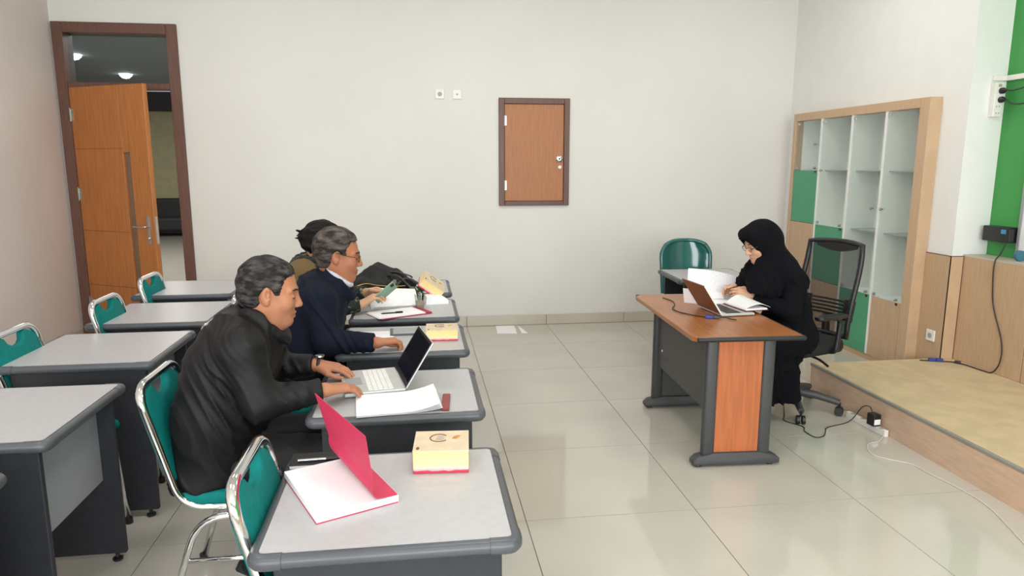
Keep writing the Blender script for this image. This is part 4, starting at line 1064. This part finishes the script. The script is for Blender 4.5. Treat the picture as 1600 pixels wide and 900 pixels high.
# printed sheets beside the laptop, their outer edge curling up
pa0, pa1, pa3 = Vector((-.230,2.362,0)), Vector((.070,2.392,0)), Vector((-.250,2.575,0))
st = thing('printed_sheets', 'printed white sheets curling beside the silver laptop', 'paper', (-.230,2.362,.7505))
for k in range(4):
    f_ = lambda u, v, k=k: tuple((pa1-pa0)*u*(1-.01*k) + (pa3-pa0)*v + Vector((0,0,.0012+.0018*k + (.012+.004*k)*max(0,(u-.55)/.45)**2 + .006*v*(u > .0))))
    obj('sheet', sheet(B(), f_, 16, 6, .0008), M_page2 if k == 3 else M_paper, st, 60)
ph = thing('phone', 'small maroon phone poking out from under the printed sheets', 'phone', (.083, 2.475, .7505), math.radians(-4))
obj('case', bbox(-.013, .016, -.085, .085, 0, .009, bev=.003), M_maroon, ph); obj('back_plate', bbox(-.010, .013, -.08, .08, .009, .0096), mat('maroon_leather', (140,64,62), .6), ph)

# desk of the man in navy: flat tray and sheet
tr = thing('grey_folder', 'flat grey folder under the hand of the man in navy', 'folder', (-.06, 3.60, .7505), math.radians(2))
obj('cover', bbox(-.10, .07, -.06, .08, 0, .008, bev=.002, seg=1), M_edge, tr); obj('sheet', bbox(-.085, .055, -.05, .07, .008, .0095), mat('grey_sheet', (160,160,162), .6), tr)
paper('white_sheet', 'white sheet under the forearm of the man in navy', (-.35,3.40,.7512), M_paper, fn=lambda u, v: (u*.21, v*.25, 0))

# red folder, papers, pen, cup on the fourth desk
fd_ = thing('red_folder', 'open crimson folder of white papers on the fourth desk', 'folder', (-.13, 4.085, .7505), math.radians(26))
obj('cover', bbox(-.155, .165, -.11, .105, 0, .004, bev=.001, seg=1), M_redd, fd_)
obj('flap', bbox(.135, .170, -.10, .10, .004, .009, bev=.001, seg=1), M_redd, fd_)
for k in range(3): obj('sheet', bbox(-.165+.004*k, .130, -.098+.003*k, .092, .0045+.002*k, .0060+.002*k), M_paper, fd_)
pn = thing('pen', 'black pen lying on the papers in the crimson folder', 'pen', (-.165, 4.045, .7645), math.radians(12))
bm = B(); tube(bm, [(-.065,0,0),(-.055,0,0),(.06,0,0)], [.002,.0045,.0045], 10); obj('barrel', bm, M_black, pn, 60); bm = B(); tube(bm, [(.02,0,0),(.062,0,0)], .0052, 10); box(bm, .02,.06,-.0012,.0012,.004,.007); obj('cap', bm, M_blackm, pn, 60)
st = thing('paper_stack', 'curved stack of white papers behind the crimson folder', 'paper', (-.175, 4.325, .7505), math.radians(8))
for k in range(6):
    f_ = lambda u, v, k=k: ((u-.5)*.27+.004*k, (v-.5)*.20, .0015+.003*k + (.020+.007*k)*math.sin(min(1,v*1.1)*PI*.5)**2*(1-.35*u) + .006*k*v)
    obj('sheet', sheet(B(), f_, 12, 10, .0008), M_page if k == 5 else M_paper, st, 60)
cup = thing('drinking_cup', 'clear plastic cup with a white straw', 'cup', (-.004, 4.215, .7505))
obj('wall', lathe(B(), [(.024,0),(.033,.088),(.0315,.088),(.0228,.003)], 24), M_clear, cup, 60)
obj('drink', lathe(B(), [(.0222,.004),(.0285,.048)], 20), mat('pale_drink', (170,160,140), .2), cup, 60)
bm = B(); tube(bm, [(.004,-.018,.004),(.010,-.026,.10)], .003, 8); obj('straw', bm, M_plastw, cup, 60)
ct = thing('card_tray', 'white folded card tray under the tilted snack box', 'tray', (.10, 4.37, .7505), math.radians(10))
bm = B(); prism(bm, [(-.075,0),(.07,0),(.07,.022),(.028,.052),(-.068,.052)], .10, T(0,.06,0, rx=PI/2)); obj('tray', bm, M_paper, ct)
hb = thing('herb_sprig', 'small sprig of green leaves behind the drinking cup', 'leaves', (-.03, 4.60, .752))
bm = B(); tube(bm, smooth_path([(-.06,-.15,0),(-.02,-.1,.03),(.04,-.06,.05)], 4), .0018, 6); obj('stem', bm, M_leaf, hb)
for k in range(15):
    a = random.uniform(0, 2*PI); r_ = random.uniform(.018,.032); c = Vector((random.uniform(-.05,.06), random.uniform(-.14,-.04), random.uniform(.015,.075)))
    Mk = Matrix.Translation(c) @ Euler((random.uniform(-.9,.9), random.uniform(-.9,.9), a)).to_matrix().to_4x4()
    obj('leaf', sheet(B(), lambda u, v: tuple(Mk @ Vector(((u-.5)*2*r_, (v-.5)*2*r_*.55*max(.08,math.sin(PI*u))**.7, .006*math.sin(PI*u)))), 6, 3, .0008), M_leaf, hb, 60)

# phone held by the person behind
sp_ = thing('smartphone', 'sage green phone held in the hands of the person behind', 'phone', (-.205, 4.145, .868)); sp_.rotation_euler = (math.radians(-52), math.radians(-38), math.radians(14))
obj('case', bbox(-.075, .075, -.036, .036, -.004, .005, bev=.004), M_phone, sp_, 40); obj('screen', bbox(-.07, .07, -.032, .032, .005, .0056), M_screen, sp_); obj('camera_bump', bbox(.045, .068, -.03, -.005, -.0065, -.004, bev=.001), M_black, sp_)

# black shoulder bag on the fifth desk
OG = V3((-.26, 4.93, .7505)); bgv = Vol((-.56,4.68,.74), (.08,5.20,1.0), .006)
bgv.chain([(-.42,4.93,.80), (-.30,4.94,.835), (-.16,4.93,.80), (-.06,4.90,.785)], [.055,.085,.062,.036], .05)
bgv.cap((-.40,4.86,.795), (-.14,4.86,.785), .045, .040, .03); bgv.cap((-.28,4.95,.86), (-.18,4.95,.85), .055, .04, .04)
bgv.cut((0,0,.7515), (0,0,-1), .01); bgv.disp(folds(.007, 55, (.8,.3,.6), 26))
bag = bgv.build('shoulder_bag', M_blackm, None, OG); bag.location = OG; tag(bag, 'black shoulder bag with straps on the farthest desk of the right row', 'bag')
bm = B(); tube(bm, smooth_path([(.02,-.05,.10),(.10,-.10,.11),(.16,-.14,.07),(.20,-.20,.02),(.14,-.24,.01),(.10,-.17,.05),(.16,-.10,.09),(.24,-.12,.06),(.27,-.16,.03),(.22,-.22,.012),(.12,-.20,.012)], 6), .011, 8, flat=.45); obj('strap', bm, M_black, bag, 60)
bm = B(); tube(bm, smooth_path([(.0,-.02,.13),(.10,-.04,.125),(.19,-.06,.10),(.20,-.02,.085)], 6), .013, 8, flat=.4); obj('handle', bm, M_black, bag, 60)
bm = B(); box(bm, .075,.10,-.125,-.115,.055,.085, bev=.002, seg=1); obj('buckle', bm, M_steel, bag)
ly = obj('lanyard', tube(B(), smooth_path([(-.44,4.66,.815),(-.36,4.70,.83),(-.28,4.725,.812),(-.18,4.75,.80),(-.10,4.76,.80)], 6), .008, 8, flat=.25), M_strap, None, 60); tag(ly, 'yellow lanyard strap trailing across the front of the black bag', 'lanyard')

# ------------------------------------------------------------------ things on the teacher desk
hN, hF = Vector((1.722,3.74,.7505)), Vector((1.700,4.03,.7505)); hy_ = (hF-hN).normalized(); hxv = Vector((hy_.y,-hy_.x,0))
lw = thing('laptop', 'open laptop with a brown lid on the cherry desk', 'laptop', hN)
Mw = Matrix(((hxv.x,hy_.x,0,0),(hxv.y,hy_.y,0,0),(0,0,1,0),(0,0,0,1)))
b2 = obj('base', box(B(), -.004, .205, 0, .29, .003, .017, bev=.004, M=Mw), M_silver, lw)
for r in range(5):
    for c in range(12): obj('key', box(B(), .035+r*.019, .051+r*.019, .016+c*.0216, .0345+c*.0216, .0168, .0182, M=Mw), M_black, b2)
Mws = Mw @ T(-.004,0,.017) @ Euler((0,-math.radians(34),0)).to_matrix().to_4x4()
ld = obj('lid', box(B(), -.006, 0, 0, .29, 0, .205, bev=.003, M=Mws), M_lidbr, lw)
obj('bezel', box(B(), 0, .0012, .002, .288, .002, .203, M=Mws), M_silver, ld); obj('screen', box(B(), .0012, .0018, .012, .278, .02, .192, M=Mws), M_screen, ld)
obj('rim', box(B(), -.0065, .0013, -.0018, 0, 0, .205, M=Mws), M_plastw, ld)
us = thing('cable_adapter', 'blue and grey video cable plug lying on the cherry desk', 'plug', (1.655, 3.712, .7505), math.radians(-22))
obj('plug', bbox(-.045, .0, -.012, .012, 0, .018, bev=.004), M_blue, us); obj('shell', bbox(0, .035, -.011, .011, .002, .016, bev=.003), M_char, us)
bm = B(); tube(bm, smooth_path([(.035,0,.009),(.07,.012,.006),(.10,-.01,.004),(.125,-.02,.004)], 5), .003, 8); obj('tail', bm, M_cord, us, 60)
cb = obj('video_cable', tube(B(), smooth_path([(1.612,3.728,.757),(1.57,3.80,.754),(1.52,3.90,.754),(1.52,4.0,.754),(1.57,4.10,.754),(1.60,4.22,.754),(1.58,4.34,.754)], 6), .0032, 8), M_cord, None, 60); tag(cb, 'thin dark cable looping over the left of the cherry desk', 'cable')
tc_ = thing('folded_card', 'white folded card with a red mark behind the brown laptop lid', 'card', (1.69, 4.13, .7505), math.radians(-35))
obj('card', sheet(B(), lambda u, v: ((u-.5)*.10, .05*abs(v-.5)*2-.025, .10*(1-abs(v-.5)*2)+.001), 4, 8, .0015), M_paper, tc_)
bm = B(); prism(bm, [(-.018,.03),(.012,.03),(-.004,.07)], .001, T(0,.011,.0) @ Euler((math.radians(76),0,0)).to_matrix().to_4x4()); obj('red_mark', bm, M_red, tc_)
# documents: flat stack, raised pages and an open book
ds = thing('document_stack', 'open stack of white documents with raised pages in front of the woman', 'paper', (1.90, 4.20, .7505), math.radians(-3))
obj('pages', bbox(-.14, .12, -.15, .17, 0, .018, bev=.002, seg=1), M_paper, ds)
obj('raised_page', sheet(B(), lambda u, v: ((u-.5)*.33 - .03 + .02*v, .02 + .12*v - .05*v*v, .022 + .185*math.sin(v*1.35)*(1-.32*u) + .010*math.sin(u*PI)), 14, 10, .0010), M_page, ds, 60)
obj('raised_page', sheet(B(), lambda u, v: ((u-.5)*.26 - .01, -.03 + .12*v, .021 + .055*math.sin(v*1.4)*(1-.35*u)), 14, 8, .0010), M_page, ds, 60)
ob = thing('open_book', 'open book with a curling white page at the edge of the cherry desk', 'book', (1.955, 3.90, .7700), math.radians(8))
obj('cover', bbox(-.09, .065, -.11, .13, 0, .004, bev=.001, seg=1), M_maroon, ob)
obj('pages', bbox(-.085, .06, -.105, .125, .004, .012, bev=.001, seg=1), M_page2, ob)
obj('curling_page', sheet(B(), lambda u, v: (-.075 + .165*u, -.09+.21*v, .0135 + .045*math.sin(u*PI*.92)*(.55+.45*v) - .006*u), 14, 8, .0012), M_paper, ob, 60)

# ------------------------------------------------------------------ floor and stage bits
for (x, y, w_, d_, lab, rz) in ((.835, 6.70, .19, .34, 'flat white rectangle on the floor by the back wall', -.06),):
    o = obj('white_sheet', bbox(-w_/2, w_/2, -d_/2, d_/2, .0005, .0025), M_paper); o.location = (x, y, 0); o.rotation_euler = (0,0,rz); tag(o, lab, 'paper')  # thin flat white rectangle laid on the tiles
bm = B(); prism(bm, [(0,0),(.06,0),(0.005,.34)], .002); o = obj('white_triangle', bm, M_paper); o.location = (.968, 6.53, .0005); tag(o, 'small flat white triangle on the floor by the back wall', 'paper')  # thin flat white triangle next to the rectangle
ps = thing('power_strip', 'white power strip lying against the stage riser', 'power strip', (2.762, 3.80, 0), math.radians(4))
obj('body', bbox(-.028, .0, -.15, .20, 0, .042, bev=.004), M_plastw, ps)
for k in range(4): obj('socket', lathe(B(), [(.016,0),(.016,.001),(.012,.0015)], 14, T(-.014, -.11+k*.085, .042)), M_hole, ps)
ad = thing('power_adapter', 'black charger block with a white label plugged into the power strip', 'charger', (2.742, 3.745, .043), math.radians(6))
obj('block', bbox(-.034, .02, -.03, .03, 0, .075, bev=.006), M_black, ad); obj('label_sticker', bbox(-.028, .014, -.0312, -.0298, .012, .045), M_paper, ad)
cab_ = obj('charger_cable', tube(B(), smooth_path([(2.73,3.75,.115),(2.74,3.80,.14),(2.76,3.90,.10),(2.68,3.90,.01),(2.50,3.84,.004),(2.44,3.77,.004),(2.39,3.71,.004),(2.33,3.70,.004),(2.32,3.80,.004),(2.35,3.87,.004),(2.29,3.98,.004),(2.33,4.06,.006),(2.40,4.20,.02),(2.47,4.36,.01)], 7), .003, 8), M_cord, None, 60); tag(cab_, 'dark charger cable snaking over the floor to the office chair', 'cable')
wc = obj('extension_cord', tube(B(), smooth_path([(2.75,3.66,.012),(2.68,3.60,.004),(2.57,3.55,.004),(2.51,3.43,.004),(2.55,3.355,.004),(2.64,3.27,.004),(2.65,3.16,.004),(2.68,2.97,.004),(2.675,2.80,.004),(2.62,2.62,.004),(2.5,2.3,.004)], 7), .0025, 8), M_cordw, None, 60); tag(wc, 'white extension cord running along the floor beside the stage', 'cord')
# wall socket in the pier panel
t = thing('wall_socket', 'white socket plate on the tan panel beside the display cabinet', 'socket', (XR-.012, 4.635, .355))
obj('plate', bbox(-.012, 0, -.042, .042, -.042, .042, bev=.004), M_plastw, t); obj('socket_well', lathe(B(), [(.02,0),(.02,.002),(.015,.0025)], 18, T(-.0125,0,0, ry=-PI/2)), M_hole, t)
# vertical socket strip on the pier
t = thing('socket_strip', 'white socket strip with two black plugs on the white pier', 'socket', (3.985, 4.53, 2.06))
obj('body', bbox(-.032, .032, -.045, 0, -.12, .11, bev=.004), M_plastw, t)
for z in (.03, -.03): obj('plug', lathe(B(), [(.021,0),(.021,.02),(.012,.035),(.007,.045)], 16, T(.012,-.045,z+.025, rx=PI/2)), M_black, t, 40)
for z in (-.05, -.095):
    for q in (-1, 1): obj('pin_hole', lathe(B(), [(.005,0),(.005,.001)], 10, T(.010*q,-.0452,z, rx=PI/2)), M_hole, t)
obj('switch', bbox(-.012,.010,-.05,-.045,.082,.10, bev=.001), M_hole, t)
for n, (z0, z1) in enumerate(((2.115, 2.19), (2.055, 2.10))):
    o = obj('plug_cord', tube(B(), smooth_path([(3.997,4.44,z0),(4.0,4.38,z0-.005*(1+6*n)),(4.02,4.28,z0+.02-.05*n),(4.03,4.18,z1),(4.035,4.0,z1+.10)], 6), .0045, 8), M_cord, None, 60)
    tag(o, ['upper black cord rising from the socket strip on the pier', 'lower black cord sagging from the socket strip on the pier'][n], 'cord')
tk = obj('cable_trunking', box(box(B(), 3.955, 4.07, 4.505, 4.53, 2.185, 2.22, bev=.002, seg=1), 4.045, 4.07, 2.6, 4.53, 2.185, 2.22, bev=.002, seg=1), M_plastw); tag(tk, 'thin white cable trunking running onto the green wall', 'trunking')
wbd = thing('whiteboard', 'white board panel on the green wall at the right picture edge', 'board', (4.07, 3.45, 1.0))
obj('panel', bbox(-.018, 0, -.85, .80, .02, 1.10), M_white, wbd)
fb = B()
for a in ((-.86,-.84,0,1.12),(.79,.81,0,1.12)): box(fb, -.025, 0, a[0], a[1], a[2], a[3])
box(fb, -.025, 0, -.84, .79, 0, .02); box(fb, -.025, 0, -.84, .79, 1.10, 1.12); obj('frame', fb, M_modesty, wbd)
# dark power box on the green wall with blue label and its cable
pb_ = thing('wall_power_box', 'black power box with a blue label mounted on the green wall', 'power box', (4.07, 4.36, 1.135))
obj('case', bbox(-.085, 0, -.085, .13, -.05, .055, bev=.005), M_black, pb_); obj('label_sticker', bbox(-.087, -.084, -.10, -.03, .01, .04, bev=.001, seg=1), M_ltblue, pb_); obj('plug', bbox(-.095, -.055, -.11, -.08, -.04, .045, bev=.004), M_black, pb_)
wcb = obj('wall_cable', tube(B(), smooth_path([(3.985,4.28,1.08),(3.93,4.255,1.01),(3.878,4.235,.965),(3.876,4.23,.83),(3.876,4.20,.66),(3.876,4.10,.44),(3.874,4.09,.30),(3.862,4.13,.216),(3.845,4.20,.211),(3.835,4.34,.211),(3.80,4.41,.211),(3.72,4.45,.211),(3.60,4.49,.211)], 7), .0045, 8), M_cord, None, 60); tag(wcb, 'dark cable hanging down the wainscot onto the stage', 'cable')
vp = thing('video_plug', 'blue video connector on the cable at the back of the stage', 'plug', (3.70, 4.462, .212), math.radians(-20))
obj('shell', bbox(-.045, .0, -.014, .014, -.004, .018, bev=.003), M_blue, vp); obj('shell', bbox(.004, .05, -.014, .014, -.004, .018, bev=.003), M_blue, vp)
fe = obj('cable_ferrite', lathe(B(), [(.008,-.02),(.011,-.016),(.011,.016),(.008,.02)], 14), M_cord, None, 40); fe.location = (3.815, 4.385, .217); fe.rotation_euler = (math.radians(90), 0, math.radians(35)); tag(fe, 'dark ferrite bead on the stage cable near the wainscot', 'cable bead')
rl = thing('tape_roll', 'roll of blue tape standing on the wainscot ledge under the board', 'tape', (3.99, 4.16, WZ+.012+.036), 0)
bm = B(); lathe(bm, [(.024,-.012),(.036,-.012),(.036,.012),(.024,.012)], 24, T(0,0,0, rx=PI/2)); obj('tape', bm, mat('teal_tape', (60,110,130), .4), rl, 40)
# unseen ceiling panels, added as fixtures for the overhead fill lamps
for n, (px, py) in enumerate(PANELS):
    t = thing('added_ceiling_panel', 'unseen square light panel added to the classroom ceiling', 'ceiling light', (px, py, CEIL), 0, 'added ceiling panels')
    if n == 0:
        obj('frame', box(box(box(box(B(), -.32,-.29,-.32,.32,-.03,0), .29,.32,-.32,.32,-.03,0), -.29,.29,-.32,-.29,-.03,0), -.29,.29,.29,.32,-.03,0), M_plastw, t)
        obj('diffuser', bbox(-.29,.29,-.29,.29,-.02,-.012), M_fillglow, t); first = t
    else:
        for ch in first.children: c = ch.copy(); COL.objects.link(c); c.parent = t
